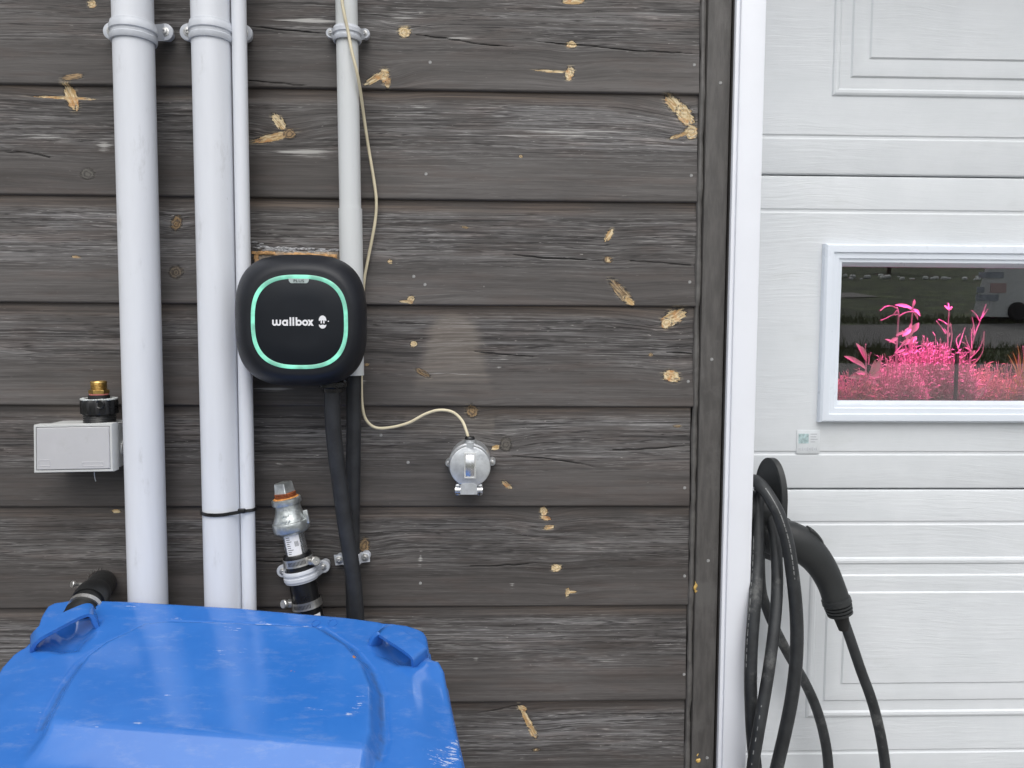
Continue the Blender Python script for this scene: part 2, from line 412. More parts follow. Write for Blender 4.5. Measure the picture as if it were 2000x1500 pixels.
def pane_material():
    mt, nt, b = newmat('window_glass'); nt.nodes.remove(b)
    out = nt.nodes['Material Output']
    fr = node(nt, 'ShaderNodeFresnel', {'IOR': 1.55}).outputs[0]
    tc = nt.nodes.new('ShaderNodeTexCoord').outputs['Object']
    tr = node(nt, 'ShaderNodeBsdfTransparent', {'Color': (0.93, 0.95, 0.95, 1)})
    gl = node(nt, 'ShaderNodeBsdfGlossy', {'Color': (1, 1, 1, 1), 'Roughness': 0.0})
    df = node(nt, 'ShaderNodeBsdfDiffuse', {'Color': (0.7, 0.7, 0.7, 1)})
    m1 = nt.nodes.new('ShaderNodeMixShader'); m2 = nt.nodes.new('ShaderNodeMixShader')
    nt.links.new(math_(nt, 'MULTIPLY', fr, 2.6, clamp=True), m1.inputs[0]); nt.links.new(tr.outputs[0], m1.inputs[1]); nt.links.new(gl.outputs[0], m1.inputs[2])
    dust = math_(nt, 'MULTIPLY_ADD', sstep(nt, noise(nt, tc, 1.0, 6, 0.7, stretch=(25, 25, 9)), 0.45, 0.8), 0.010, 0.002)
    nt.links.new(dust, m2.inputs[0]); nt.links.new(m1.outputs[0], m2.inputs[1]); nt.links.new(df.outputs[0], m2.inputs[2])
    nt.links.new(m2.outputs[0], out.inputs[0])
    return mt

def emit(name, col, strength, var=0.0):
    mt, nt, b = newmat(name)
    b.inputs['Base Color'].default_value = (0.16, 0.30, 0.25, 1); b.inputs['Roughness'].default_value = 0.35
    tc = nt.nodes.new('ShaderNodeTexCoord').outputs['Object']
    b.inputs['Emission Color'].default_value = (*col, 1)
    n = noise(nt, tc, 45, 2, 0.5)
    nt.links.new(math_(nt, 'MULTIPLY_ADD', sstep(nt, n, 0.35, 0.65), strength * var, strength * (1 - var / 2)), b.inputs['Emission Strength'])
    return mt

def leaf_mat(name, col, rough=0.45):
    mt, nt, b = newmat(name)
    tc = nt.nodes.new('ShaderNodeTexCoord').outputs['Object']
    oi = node(nt, 'ShaderNodeObjectInfo').outputs['Random']
    c = mix(nt, noise(nt, tc, 60, 4), tuple(x * 0.75 for x in col), tuple(min(1, x * 1.25) for x in col))
    nt.links.new(c, b.inputs['Base Color']); b.inputs['Roughness'].default_value = rough
    tl_n = node(nt, 'ShaderNodeBsdfTranslucent', {'Color': c}); mx_ = nt.nodes.new('ShaderNodeMixShader'); mx_.inputs[0].default_value = 0.15
    nt.links.new(b.outputs[0], mx_.inputs[1]); nt.links.new(tl_n.outputs[0], mx_.inputs[2]); nt.links.new(mx_.outputs[0], nt.nodes['Material Output'].inputs[0])
    return mt

M = {}
M['plank'] = plank_material()
M['dark_board'] = pm('charcoal_painted_board', (0.078, 0.073, 0.069), 0.62, var=0.22, vs=18, bmp=0.5, bs=60, stretch=(8, 8, 1.2), dirt=(0.11, 0.105, 0.10), dlo=0.6)
M['caulk'] = pm('grey_sealant', (0.105, 0.100, 0.095), 0.45, var=0.2, vs=60, bmp=0.3, bs=140)
M['resin'] = pm('yellow_resin', (0.55, 0.36, 0.10), 0.35, var=0.4, vs=300)
M['white_trim'] = pm('white_coated_trim', (0.77, 0.79, 0.84), 0.45, var=0.02, vs=8, bmp=0.06, bs=500, dirt=(0.66, 0.67, 0.70), dlo=0.68)
M['door'] = door_material()
M['window_frame'] = pm('white_window_plastic', (0.74, 0.79, 0.86), 0.32, var=0.02, vs=10, bmp=0.02)
M['gasket'] = pm('black_gasket', (0.012, 0.012, 0.013), 0.6)
M['pane'] = pane_material()
M['pipe'] = pipe_material('pale_grey_pvc', (0.70, 0.722, 0.768), 0.32)
M['pipe_old'] = pipe_material('weathered_grey_pvc', (0.645, 0.665, 0.675), 0.4, 0.35)
M['clamp'] = pm('grey_clip_plastic', (0.55, 0.575, 0.62), 0.42, var=0.06, vs=60, dirt=(0.35, 0.35, 0.35), dlo=0.68)
M['zinc'] = pm('zinc_screw', (0.55, 0.55, 0.54), 0.42, 0.8, var=0.2, vs=200, bmp=0)
M['nail'] = pm('galvanised_nail_head', (0.27, 0.27, 0.265), 0.5, 0.0, var=0.35, vs=300)
M['hole'] = pm('dark_recess', (0.012, 0.012, 0.012), 0.7)
M['black'] = pm('charger_black_plastic', (0.0105, 0.0120, 0.0165), 0.44, var=0.15, vs=14, bmp=0.12, bs=1800, spec=0.36, dirt=(0.03, 0.032, 0.036), dlo=0.68)
M['faceplate'] = pm('charger_face', (0.0090, 0.0112, 0.0155), 0.42, var=0.12, vs=12, bmp=0.04, bs=1800, spec=0.26, dirt=(0.022, 0.024, 0.028), dlo=0.7)
M['rubber'] = pm('black_cable_rubber', (0.019, 0.0205, 0.024), 0.52, var=0.3, vs=40, bmp=0.15, bs=300, dirt=(0.050, 0.050, 0.052), dlo=0.64)
M['cable_worn'] = pm('worn_cable_rubber', (0.024, 0.026, 0.028), 0.50, var=0.3, vs=45, bmp=0.2, bs=260, dirt=(0.105, 0.108, 0.105), dlo=0.60)
M['gun'] = pm('connector_plastic', (0.021, 0.023, 0.024), 0.50, var=0.12, vs=22, bmp=0.18, bs=1500, dirt=(0.034, 0.036, 0.037), dlo=0.64)
M['print_white'] = pm('white_print', (0.80, 0.80, 0.82), 0.5, var=0.02)
M['ring'] = emit('teal_led_ring', (0.17, 0.72, 0.50), 0.62, 0.9)
M['badge'] = pm('grey_badge', (0.40, 0.47, 0.46), 0.4, var=0.05)
M['ink'] = pm('dark_ink', (0.03, 0.035, 0.035), 0.6)
M['bare'] = pm('bare_split_timber', (0.40, 0.33, 0.25), 0.75, var=0.5, vs=60, stretch=(6, 1, 1), bmp=0.7, bs=80, dirt=(0.20, 0.18, 0.16), dlo=0.5)
M['bare_edge'] = pm('raw_sawn_edge', (0.52, 0.30, 0.13), 0.7, var=0.4, vs=110, bmp=0.5, bs=150, dirt=(0.30, 0.25, 0.2), dlo=0.58)
M['lint'] = pm('grey_sealant_fluff', (0.33, 0.33, 0.34), 0.8, var=0.4, vs=140, bmp=0.6, bs=200)
M['ivory'] = pm('ivory_cable', (0.66, 0.59, 0.42), 0.42, var=0.08, vs=30)
M['alu'] = pm('cast_aluminium', (0.66, 0.68, 0.70), 0.44, 0.85, var=0.16, vs=50, bmp=0.2, bs=500, dirt=(0.40, 0.42, 0.44), dlo=0.60)
M['alu_pol'] = pm('polished_aluminium', (0.74, 0.75, 0.77), 0.27, 1.0, var=0.06, vs=40, bmp=0.0, rvar=0.06)
M['galv'] = pm('galvanised_iron', (0.60, 0.63, 0.63), 0.36, 0.8, var=0.25, vs=70, bmp=0.6, bs=170, dirt=(0.42, 0.45, 0.44), dlo=0.55)
M['galv_pipe'] = pm('galvanised_pipe', (0.62, 0.64, 0.66), 0.25, 0.9, var=0.2, vs=40, bmp=0.2, bs=120)
M['rust'] = pm('rusty_thread', (0.23, 0.062, 0.018), 0.75, var=0.5, vs=120, bmp=0.8, bs=300)
M['orange_seal'] = pm('orange_thread_seal', (0.60, 0.26, 0.07), 0.6, var=0.35, vs=180, bmp=0.6, bs=300)
M['sleeve'] = pm('black_rubber_sleeve', (0.0085, 0.0085, 0.0095), 0.30, var=0.2, vs=30, bmp=0.15, bs=120)
M['steel'] = pm('stainless_band', (0.60, 0.59, 0.565), 0.36, 0.9, var=0.12, vs=60, bmp=0.0)
M['sleeve_dark'] = pm('matt_black_tube', (0.010, 0.0105, 0.011), 0.42, var=0.2, vs=40)
M['brass'] = pm('worn_brass', (0.52, 0.35, 0.12), 0.33, 0.95, var=0.3, vs=90, bmp=0.3, bs=300, dirt=(0.20, 0.13, 0.06), dlo=0.58)
M['pink'] = pm('pink_sealing_ring', (0.52, 0.17, 0.15), 0.6)
M['paste'] = pm('white_sealing_paste', (0.62, 0.65, 0.64), 0.5, var=0.2, vs=200, bmp=0.5)
M['box_grey'] = pm('grey_box_plastic', (0.50, 0.50, 0.515), 0.40, var=0.03, vs=25, bmp=0.06, bs=1200, dirt=(0.44, 0.44, 0.44), dlo=0.66)
M['box_rim'] = pm('pale_grey_box_rim', (0.56, 0.57, 0.56), 0.42, var=0.04, vs=25, bmp=0.05)
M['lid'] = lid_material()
M['sticker'] = pm('clear_sticker', (0.66, 0.69, 0.71), 0.32, var=0.06, vs=40)
M['sticker_pic'] = pm('faded_sticker_picture', (0.40, 0.52, 0.53), 0.4, var=0.35, vs=150)
M['sticker_ink'] = pm('faded_grey_ink', (0.52, 0.54, 0.57), 0.5)
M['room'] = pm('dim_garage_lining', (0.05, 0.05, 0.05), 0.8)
M['soil'] = pm('dark_soil', (0.035, 0.025, 0.018), 0.9, var=0.5, vs=60, bmp=0.8, bs=90)
M['pot'] = pm('black_plant_tray', (0.02, 0.02, 0.02), 0.5)
M['leaf'] = leaf_mat('pale_green_leaf', (0.55, 0.62, 0.45))
M['leaf2'] = leaf_mat('mid_green_leaf', (0.34, 0.44, 0.20))
M['leaf3'] = leaf_mat('yellow_green_leaf', (0.55, 0.55, 0.12))
M['stem'] = leaf_mat('pale_plant_stem', (0.52, 0.50, 0.44))
M['twig'] = leaf_mat('fine_feathery_foliage', (0.60, 0.56, 0.46), 0.6)
M['grass'] = pm('meadow_grass', (0.056, 0.074, 0.026), 0.9, var=0.75, vs=1.6, bmp=0.8, bs=30, dirt=(0.022, 0.030, 0.014), dlo=0.52)
M['road'] = pm('worn_grey_asphalt', (0.15, 0.146, 0.142), 0.9, var=0.15, vs=6, bmp=0.5, bs=200)
M['gravel'] = pm('pale_gravel', (0.24, 0.23, 0.22), 0.95, var=0.35, vs=30, bmp=0.9, bs=90)
M['trailer'] = pm('white_trailer_panel', (0.84, 0.85, 0.84), 0.4, var=0.03, vs=5)
M['tyre'] = pm('tyre_rubber', (0.02, 0.02, 0.02), 0.7)
M['poster'] = pm('blue_grey_poster', (0.46, 0.50, 0.55), 0.6, var=0.2, vs=6)
M['poster_pink'] = pm('faded_red_print', (0.70, 0.52, 0.50), 0.6)
M['crown'] = leaf_mat('dark_hedge_leaves', (0.045, 0.07, 0.025), 0.8)
M['verge'] = leaf_mat('verge_grass_blades', (0.085, 0.105, 0.040), 0.8)
M['bark'] = pm('grey_bark', (0.10, 0.08, 0.06), 0.9)
M['roof'] = pm('dark_soffit', (0.30, 0.30, 0.30), 0.8)

# ================================================================== SETTING
def terrain(d):
    """height of the ground at distance d in front of the house wall"""
    if d < 4: return 0.0
    if d < 60: return 0.128 * (d - 4) * min(1.0, (d - 4) / 4.0)
    return 0.128 * 56 + 0.02 * (d - 60)

def ground_sheet(name, mat, y0, y1, x0, x1, lift, nd, nx, kind='structure', wob=0.0):
    mb = MB(); vs = []; fs = []
    for i in range(nd + 1):
        t = i / nd; d = y0 + (y1 - y0) * t
        for j in range(nx + 1):
            x = x0 + (x1 - x0) * j / nx
            dd = d + (wob * math.sin(x * 0.45 + 1.0) if 0 < i < nd or wob else 0)
            vs.append((x, -dd, terrain(dd) + lift))
    for i in range(nd):
        for j in range(nx):
            a = i * (nx + 1) + j; fs.append((a, a + 1, a + nx + 2, a + nx + 1))
    mb.add(vs, fs)
    return mb.build(name, mat, None, 60, kind)

ground_sheet('ground', M['grass'], -300, 400, -250, 250, 0.0, 350, 12)
ground_sheet('gravel_yard', M['gravel'], 0.0, 11.4, -8, 16, 0.012, 40, 24)
ground_sheet('road', M['road'], 13.4, 17.2, -60, 60, 0.03, 16, 60, wob=0.35)
ground_sheet('path', M['gravel'], 25.0, 27.0, -40, 14, 0.03, 6, 50, wob=0.8)

# garage room behind the door (dark, only seen through the window)
rx0, rx1, ry0, ry1, rz = 0.45, 3.2, 0.24, 3.4, 2.35
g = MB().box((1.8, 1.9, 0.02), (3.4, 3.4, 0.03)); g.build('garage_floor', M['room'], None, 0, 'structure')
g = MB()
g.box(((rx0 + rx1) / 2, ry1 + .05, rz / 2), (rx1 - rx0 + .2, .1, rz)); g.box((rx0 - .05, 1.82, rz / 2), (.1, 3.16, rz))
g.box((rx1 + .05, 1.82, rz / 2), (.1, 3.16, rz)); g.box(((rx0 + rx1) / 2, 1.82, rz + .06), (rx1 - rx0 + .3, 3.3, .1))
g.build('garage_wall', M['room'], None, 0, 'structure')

# ================================================================== TIMBER WALL
wall = thing('timber_wall', (0, 0, 0), 'charcoal stained weatherboard wall with bare knots and nail heads beside the white door', 'wall')
# right end of seams (photo pixels) -> heights
seam = [U(x, y, 0).z for x, y in ((1365, 184), (1362, 395.5), (1358, 599.5), (1356, 795), (1354, 989.5), (1348, 1183), (1340, 1369))]
pitch = (seam[0] - seam[-1]) / 6
while seam[0] < 2.45: seam.insert(0, seam[0] + pitch)
while seam[-1] > 0.12: seam.append(seam[-1] - pitch)
XR = U(1365.5, 300, 0.004).x

# blemishes: (px, py, half-length, half-width, angle deg (clockwise in picture), tone 0 bright / 1 brown / 2 dark)
KN = [
 (140, 190, 27, 12, 72, 0.25), (118, 191, 52, 2.4, 2, 0.0), (165, 193, 20, 2.2, 4, 0.0), (146, 153, 19, 6, -8, 0.8),
 (545, 238, 19, 9, 50, 0.3), (535, 268, 40, 8, -14, 0.0), (566, 262, 12, 10, 0, 0.9),
 (752, 150, 9, 15, 0, 0.15), (733, 156, 22, 7, -32, 0.3), (759, 165, 5, 12, 10, 0.5),
 (790, 63, 12, 11, 0, 0.1), (1116, 88, 10, 8, 0, 0.0), (1112, 145, 9, 14, 15, 0.35), (1075, 141, 32, 2.6, 3, 0.0), (1118, 3, 22, 6, 0, 0.2),
 (1318, 205, 25, 13, 45, 0.0), (1338, 225, 24, 15, 50, 0.0), (1350, 258, 13, 14, 0, 0.35), (1326, 265, 20, 4, -18, 0.1),
 (1189, 460, 14, 6, -62, 0.05), (1187, 508, 9, 7, 0, 1.0), (1187, 508, 4, 4, 0, 0.2), (1213, 572, 33, 10, 48, 0.62), (1228, 588, 13, 6, 40, 0.1),
 (1316, 619, 26, 15, -28, 0.0), (1302, 631, 12, 10, -40, 0.0), (1310, 735, 18, 12, 12, 0.05),
 (345, 436, 10, 15, 20, 0.9), (346, 532, 13, 12, 0, 1.6), (762, 511, 5, 5, 0, 0.2), (803, 586, 7, 9, 20, 0.45), (795, 589, 14, 3, 0, 0.5),
 (808, 672, 7, 7, 0, 0.35), (717, 712, 4, 3.5, 0, 0.6), (968, 874, 9, 5, -15, 0.0), (988, 868, 11, 13, 0, 1.7), (990, 946, 13, 5, 36, 0.5),
 (1062, 998, 8, 10, 0, 0.35), (1066, 1012, 11, 5, 10, 0.2), (1072, 1030, 11, 5, -10, 0.1), (1086, 1108, 11, 8, 0, 0.1),
 (1108, 1155, 4.5, 10, 8, 0.3), (1118, 1154, 10, 2.5, 0, 0.2), (1031, 1408, 36, 6, 63, 0.0), (1020, 1383, 10, 6, 20, 0.0), (1041, 1428, 16, 7, 65, 0.1),
 (1047, 1463, 8, 4, 0, 1.5), (1047, 1463, 2.5, 2.5, 0, 0.0), (174, 341, 13, 10, 0, 1.9), (180, 8, 8, 9, 0, 0.4), (922, 802, 14, 12, 70, 1.1), (826, 728, 16, 6, 30, 1.0),
 (712, 1065, 10, 16, 10, 0.9), (228, 998, 9, 4, 0, 0.3), (1271, 693, 4.5, 4, 0, 0.65), (1017, 306, 4, 3.5, 0, 0.55), (150, 502, 9, 2.5, 5, 0.6), (908, 444, 8, 2.5, 12, 0.6),
 (1322, 832, 8, 3, 0, 0.6),
]
# cracks: polylines in photo pixels
CRK = [[(800, 68), (870, 76), (930, 86), (1005, 93)], [(1040, 82), (1100, 87), (1140, 90), (1230, 99), (1300, 103), (1365, 106)],
       [(985, 497), (1080, 505), (1160, 508)], [(1215, 508), (1290, 514), (1362, 520)], [(915, 684), (975, 692), (1060, 699)], 
       [(1300, 689), (1362, 690)], [(0, 298), (60, 300), (110, 310)],
       [(1180, 879), (1260, 876), (1355, 870)], [(980, 890), (1080, 897), (1180, 915)], [(900, 1106), (990, 1103), (1060, 1098)],
       [(920, 1395), (1000, 1380), (1020, 1376)], [(500, 1096), (570, 1098)], [(480, 160), (600, 170)], [(480, 52), (640, 68)],
       ]
# pale scuffs: ellipses
SCF = [(600, 40, 60, 14, 0), (780, 40, 60, 10, 0), (1100, 262, 180, 14, 0), (820, 210, 40, 7, 0), (822, 1085, 7, 26, 5), (870, 729, 110, 4, -1), (1010, 1283, 45, 12, 0), (985, 700, 30, 5, 0),
       (975, 716, 8, 12, 20), (600, 300, 80, 16, 0), (100, 270, 100, 10, 0), (540, 760, 50, 5, 0), (705, 745, 14, 10, 0), (1180, 1290, 60, 6, 0), (545, 905, 20, 5, 20), (1000, 1140, 12, 10, 60), (860, 950, 8, 4, 0),
       (640, 20, 24, 10, 0), (205, 285, 20, 20, 0), (930, 1285, 14, 14, 40), (75, 975, 26, 5, 0), (945, 560, 16, 2.5, 52), (900, 75, 60, 8, 0), (855, 1290, 60, 5, 0), (1120, 1360, 40, 3, 4), (1200, 505, 30, 3, 4)]
GHO = [(900, 608), (975, 700), (985, 795)]
KW = []
for (x, y, a, b_, th, tone) in KN:
    p = U(x, y, 0.006); KW.append((p.x, p.z, a * S(.006), b_ * S(.006), R(th), tone))
CW = []
for l in CRK:
    P_ = smooth([U(x, y, .006) for x, y in l], 5)
    for k_, p_ in enumerate(P_): p_.z += rng.uniform(-.0007, .0007)
    CW.append(P_)
SW = [(U(x, y, .006), a * S(.006), b_ * S(.006), R(th)) for x, y, a, b_, th in SCF]

def fields(X, Z):
    """grain displacement and wear fields over the wall plane"""
    gz = np.zeros_like(X); cu = np.zeros_like(X); cv = np.zeros_like(X); cs = np.zeros_like(X); kn = np.zeros_like(X); tone = np.zeros_like(X); crk = np.zeros_like(X); sc = np.zeros_like(X); gh = np.zeros_like(X)
    for ki, (kx, kz, a, b_, th, tn) in enumerate(KW):
        dx = X - kx; dz = -(Z - kz)
        near = (np.abs(dx) < 0.22) & (np.abs(dz) < 0.12)
        if not near.any(): continue
        dx = dx[near]; dz = dz[near]
        c, s = math.cos(th), math.sin(th)
        r = np.sqrt(((dx * c + dz * s) / a) ** 2 + ((-dx * s + dz * c) / b_) ** 2)
        k = np.clip(1.6 - r, 0, 1.6) / 1.6
        cur = kn[near]; tcur = tone[near]
        up = (k > cur) | (k > 0.375)
        cur[up] = k[up]; tcur[up] = tn
        for arr, val in ((cu, dx * c + dz * s), (cv, -dx * s + dz * c), (cs, np.full(dx.shape, ki * 3.3 + (1000.0 if max(a, b_) / min(a, b_) < 1.65 else 0.0)))):
            q_ = arr[near]; q_[up] = val[up]; arr[near] = q_
        kn[near] = cur; tone[near] = tcur
        if min(a, b_) > 0.003:
            sz = max(b_, 0.008) * 2.2; sx = max(a, 0.012) * 3.2
            gz[near] += -np.sign(dz + 1e-9) * 0 + 0.6 * min(b_, 0.012) * np.exp(-(dx / sx) ** 2 - (dz / sz) ** 2)
    for l in CW:
        for ci, (p, q) in enumerate(zip(l[:-1], l[1:])):
            tp_ = min(1.0, 0.45 + 1.1 * math.sin(math.pi * (ci + .5) / (len(l) - 1)))
            near = (X > min(p.x, q.x) - .01) & (X < max(p.x, q.x) + .01) & (np.abs(Z - (p.z + q.z) / 2) < .03 + abs(p.z - q.z))
            if not near.any(): continue
            ex, ez = q.x - p.x, q.z - p.z; L = ex * ex + ez * ez
            t = np.clip(((X[near] - p.x) * ex + (Z[near] - p.z) * ez) / L, 0, 1)
            d = np.hypot(X[near] - p.x - t * ex, Z[near] - p.z - t * ez)
            crk[near] = np.maximum(crk[near], tp_ * np.clip(1 - d / 0.0021, 0, 1))
    for p, a, b_, th in SW:
        dx = X - p.x; dz = -(Z - p.z); c, s = math.cos(th), math.sin(th)
        r = np.sqrt(((dx * c + dz * s) / a) ** 2 + ((-dx * s + dz * c) / b_) ** 2)
        sc = np.maximum(sc, np.clip(1 - r / 1.5, 0, 1))
    # ghost of removed fitting: trapezoid above, brown band below
    P = lambda x, y: U(x, y, .006)
    tl, tr, bl, br = P(826, 602), P(940, 602), P(782, 788), P(992, 788)
    t = np.clip((tl.z - Z) / (tl.z - bl.z), -0.3, 1.3)
    lx = tl.x + (bl.x - tl.x) * np.clip(t, 0, 1); rx = tr.x + (br.x - tr.x) * np.clip(t, 0, 1)
    e = 0.006
    e = 0.034 - 0.018 * np.clip(t, 0, 1)
    lx = lx + 0.022 * np.clip(0.35 - t, 0, 1) ** 1.0; rx = rx - 0.022 * np.clip(0.35 - t, 0, 1)
    inside = np.clip((X - lx) / e, 0, 1) * np.clip((rx - X) / e, 0, 1) * np.clip((tl.z - Z) / .022, 0, 1) * np.clip((Z - bl.z) / .03, 0, 1)
    fade = np.clip(1.15 - 0.80 * np.clip(t, 0, 1.2), 0, 1)
    gh = np.maximum(gh, inside * fade)
    p0, p1 = P(780, 800), P(972, 890)
    band = np.clip((X - p0.x) / .01, 0, 1) * np.clip((p1.x - X) / .006, 0, 1) * np.clip((p0.z - Z) / .008, 0, 1) * np.clip((Z - p1.z) / .04, 0, 1)
    gh = np.maximum(gh, band * 0.5)
    return gz, kn, tone, crk, sc, gh, cu, cv, cs

def lowfreq(X, Z, seed):
    r2 = np.random.default_rng(seed); o = np.zeros_like(X)
    for k in range(7):
        fx = r2.uniform(1.0, 9.0); fz = r2.uniform(2, 18); o += r2.uniform(-1, 1) * np.sin(fx * X + fz * Z + r2.uniform(0, 6.28)) / (1 + 0.3 * fx)
    return o

planks = []
for i in range(len(seam)):
    zt = seam[i - 1] if i else seam[0] + pitch
    zb = seam[i]
    vis = zb < U(1000, -60, 0).z and zt > U(1000, 1560, 0).z
    xr = XR - 0.0003 * i + rng.uniform(-.0015, .0015)
    if vis:
        xs = np.concatenate([np.linspace(-1.7, -0.80, 30)[:-1], np.arange(-0.80, xr, 0.003), [xr]])
        vv = np.linspace(0, 1, 124)
    else:
        xs = np.linspace(-1.7, xr, 80); vv = np.linspace(0, 1, 24)
    h = zt - zb
    X, VV = np.meshgrid(xs, vv)
    Z = zb + VV * (h + 0.012)
    v = (Z - zb) / h
    gz, kn, tone, crk, sc, gh, cu, cv, cs = fields(X, Z) if vis else [np.zeros_like(X)] * 9
    wav = lowfreq(X, Z, 100 + i)
    # section: lap lip proud at the bottom, slightly hollow face, set back at the top
    Y = 0.0055 * v + 0.0012 * np.sin(np.pi * np.clip(v, 0, 1)) + 0.0022 * np.clip(1 - (Z - zb) / 0.0022, 0, 1) ** 2
    Y = Y + 0.00025 * wav
    smk = np.clip((kn - 0.36) / 0.15, 0, 1)
    Y = Y + 0.0007 * smk * (tone < 0.8) + 0.0010 * np.clip((crk - 0.4) / 0.4, 0, 1)
    Y = Y + 0.0006 * np.clip((kn - 0.2) / 0.1, 0, 1) * np.clip((0.38 - kn) / 0.05, 0, 1)
    # lip line wanders slightly
    Z = Z + (1 - np.clip(v * 6, 0, 1)) * 0.0006 * lowfreq(X, Z * 0, 300 + i)
    nz, nx = X.shape
    front = np.stack([X, Y, Z], -1).reshape(-1, 3)
    bot = np.stack([xs, np.full(nx, 0.022), np.full(nx, zb)], -1)
    rt = np.stack([np.full(nz, xr), np.full(nz, 0.03), Z[:, -1]], -1)
    co = np.concatenate([front, bot, rt])
    idx = np.arange(nz * nx).reshape(nz, nx)
    q = np.stack([idx[:-1, :-1], idx[:-1, 1:], idx[1:, 1:], idx[1:, :-1]], -1).reshape(-1, 4)
    bi = nz * nx + np.arange(nx)
    qb = np.stack([bi[:-1], bi[1:], idx[0, 1:], idx[0, :-1]], -1)
    ri = nz * nx + nx + np.arange(nz)
    qr = np.stack([idx[:-1, -1], ri[:-1], ri[1:], idx[1:, -1]], -1)
    Q = np.concatenate([q, qb, qr]).astype(np.int32)
    me = D.meshes.new('plank')
    me.vertices.add(len(co)); me.vertices.foreach_set('co', co.astype(np.float32).ravel())
    me.loops.add(Q.size); me.loops.foreach_set('vertex_index', Q.ravel())
    me.polygons.add(len(Q)); me.polygons.foreach_set('loop_start', np.arange(0, Q.size, 4, dtype=np.int32)); me.polygons.foreach_set('loop_total', np.full(len(Q), 4, np.int32))
    me.update(calc_edges=True)
    me.polygons.foreach_set('use_smooth', np.ones(len(Q), bool)); me.set_sharp_from_angle(angle=R(50))
    pad = lambda a, fill=0.0: np.concatenate([a.ravel(), np.full(nx + nz, fill)]).astype(np.float32)
    ga = me.attributes.new('grain', 'FLOAT_VECTOR', 'POINT')
    gx = pad(X + 0.7 * i); gzz = pad(VV * h + gz + 0.0014 * wav + i * 0.37); gs = np.full(len(co), i * 1.7, np.float32)
    gzz[-(nx + nz):] = i * 0.37
    ga.data.foreach_set('vector', np.stack([gx, gzz, gs], -1).ravel())
    ca_ = me.attributes.new('chip', 'FLOAT_VECTOR', 'POINT'); ca_.data.foreach_set('vector', np.stack([pad(cu), pad(cv), pad(cs)], -1).ravel())
    for nme, a in (('board_v', v), ('knot', kn), ('tone', tone), ('crack', crk), ('scuff', sc), ('ghost', gh)):
        at = me.attributes.new(nme, 'FLOAT', 'POINT'); at.data.foreach_set('value', pad(a))
    me.materials.append(M['plank'])
    o = D.objects.new('plank', me); COL.objects.link(o); o.parent = wall
    planks.append((zb, zt, o))

# nail heads: sub-parts of their plank / of the corner board
nm = MB().lathe((0, 0.001, 0), (0, -1, 0), [(0, .0024), (.0014, .0027), (.0018, .0023), (.0019, .001)], 12)
nail0 = nm.build('nail', M['nail'], None); COL.objects.unlink(nail0)
def put_nail(px, py, Y, parent, s=1.0):
    p = U(px, py, Y); c = nail0.copy(); COL.objects.link(c); c.parent = parent; c.location = p; c.scale = (s, s, s)
def plank_at(z):
    for zb, zt, o in planks:
        if zb <= z < zt: return o, zb, zt
for px, py in ((840, 122), (1356, 127), (832, 340), (1350, 343), (830, 556), (1347, 551), (933, 779), (1344, 745), (1337, 953), (821, 1139), (1337, 1125), (1336, 1317), (797, 903), (808, 540), (744, 850), (957, 786)):
    z = U(px, py, 0.003).z; o, zb, zt = plank_at(z)
    put_nail(px, py, 0.0055 * (z - zb) / (zt - zb) + 0.0012, o, .85)

# corner board, batten and sealant bead
zA, zB = 0.05, 2.5
x0 = U(1367, 750, -.005).x; x1 = U(1412, 750, -.005).x; x2 = U(1424, 750, -.011).x
cb = MB().box(((x0 + x1) / 2, 0.012, (zA + zB) / 2), (x1 - x0, .034, zB - zA), .002).build('corner_board', M['dark_board'], wall)
MB().box(((x1 + x2) / 2 + .0012, 0.010, (zA + zB) / 2), (x2 - x1 - .0024, .042, zB - zA), .0025).build('batten', M['dark_board'], wall)
for px, py in ((1407, 162), (1390, 702), (1383, 1095), (1381, 1480)): put_nail(px, py, -0.0048, cb, 0.9)
pts = []; rad = []
for k in range(240):
    z = 0.1 + 2.35 * k / 239
    wv = math.sin(z * 31) * .5 + math.sin(z * 77 + 1) * .3 + math.sin(z * 143) * .25
    fr = ((z - seam[-1]) / pitch) % 1.0
    pts.append(V(x0 - 0.0040 - 0.0007 * wv, 0.0018 + 0.003 * fr, z)); rad.append(0.0042 + 0.0006 * math.sin(z * 53 + 2) + 0.0004 * math.sin(z * 160))
MB().tube(pts, rad, 10).build('sealant_bead', M['caulk'], wall)
for px, py, a, b_ in ((1358, 1145, 3.2, 11), (1359, 1154, 2.2, 5), (1362, 1472, 2, 9), (1363, 1484, 5, 5), (1363, 1492, 1.5, 5)):
    p = U(px, py, -.003); bm_ = MB()
    bm_.tube(smooth([p + V(0, 0, b_ * S(0)), p + V(.0012, -.0006, b_ * .3 * S(0)), p + V(-.0008, -.001, -b_ * .3 * S(0)), p + V(0.0005, 0, -b_ * S(0))], 4), [a * S(0) * (.25 + .75 * math.sin(math.pi * t / 12)) for t in range(13)], 8)
    bm_.build('resin_drip', M['resin'], wall)

MB().box(((x2 + .012 - 1.74) / 2, .045, 1.27), (x2 + .012 + 1.74, .02, 2.5)).build('sheathing', M['dark_board'], wall, 0)

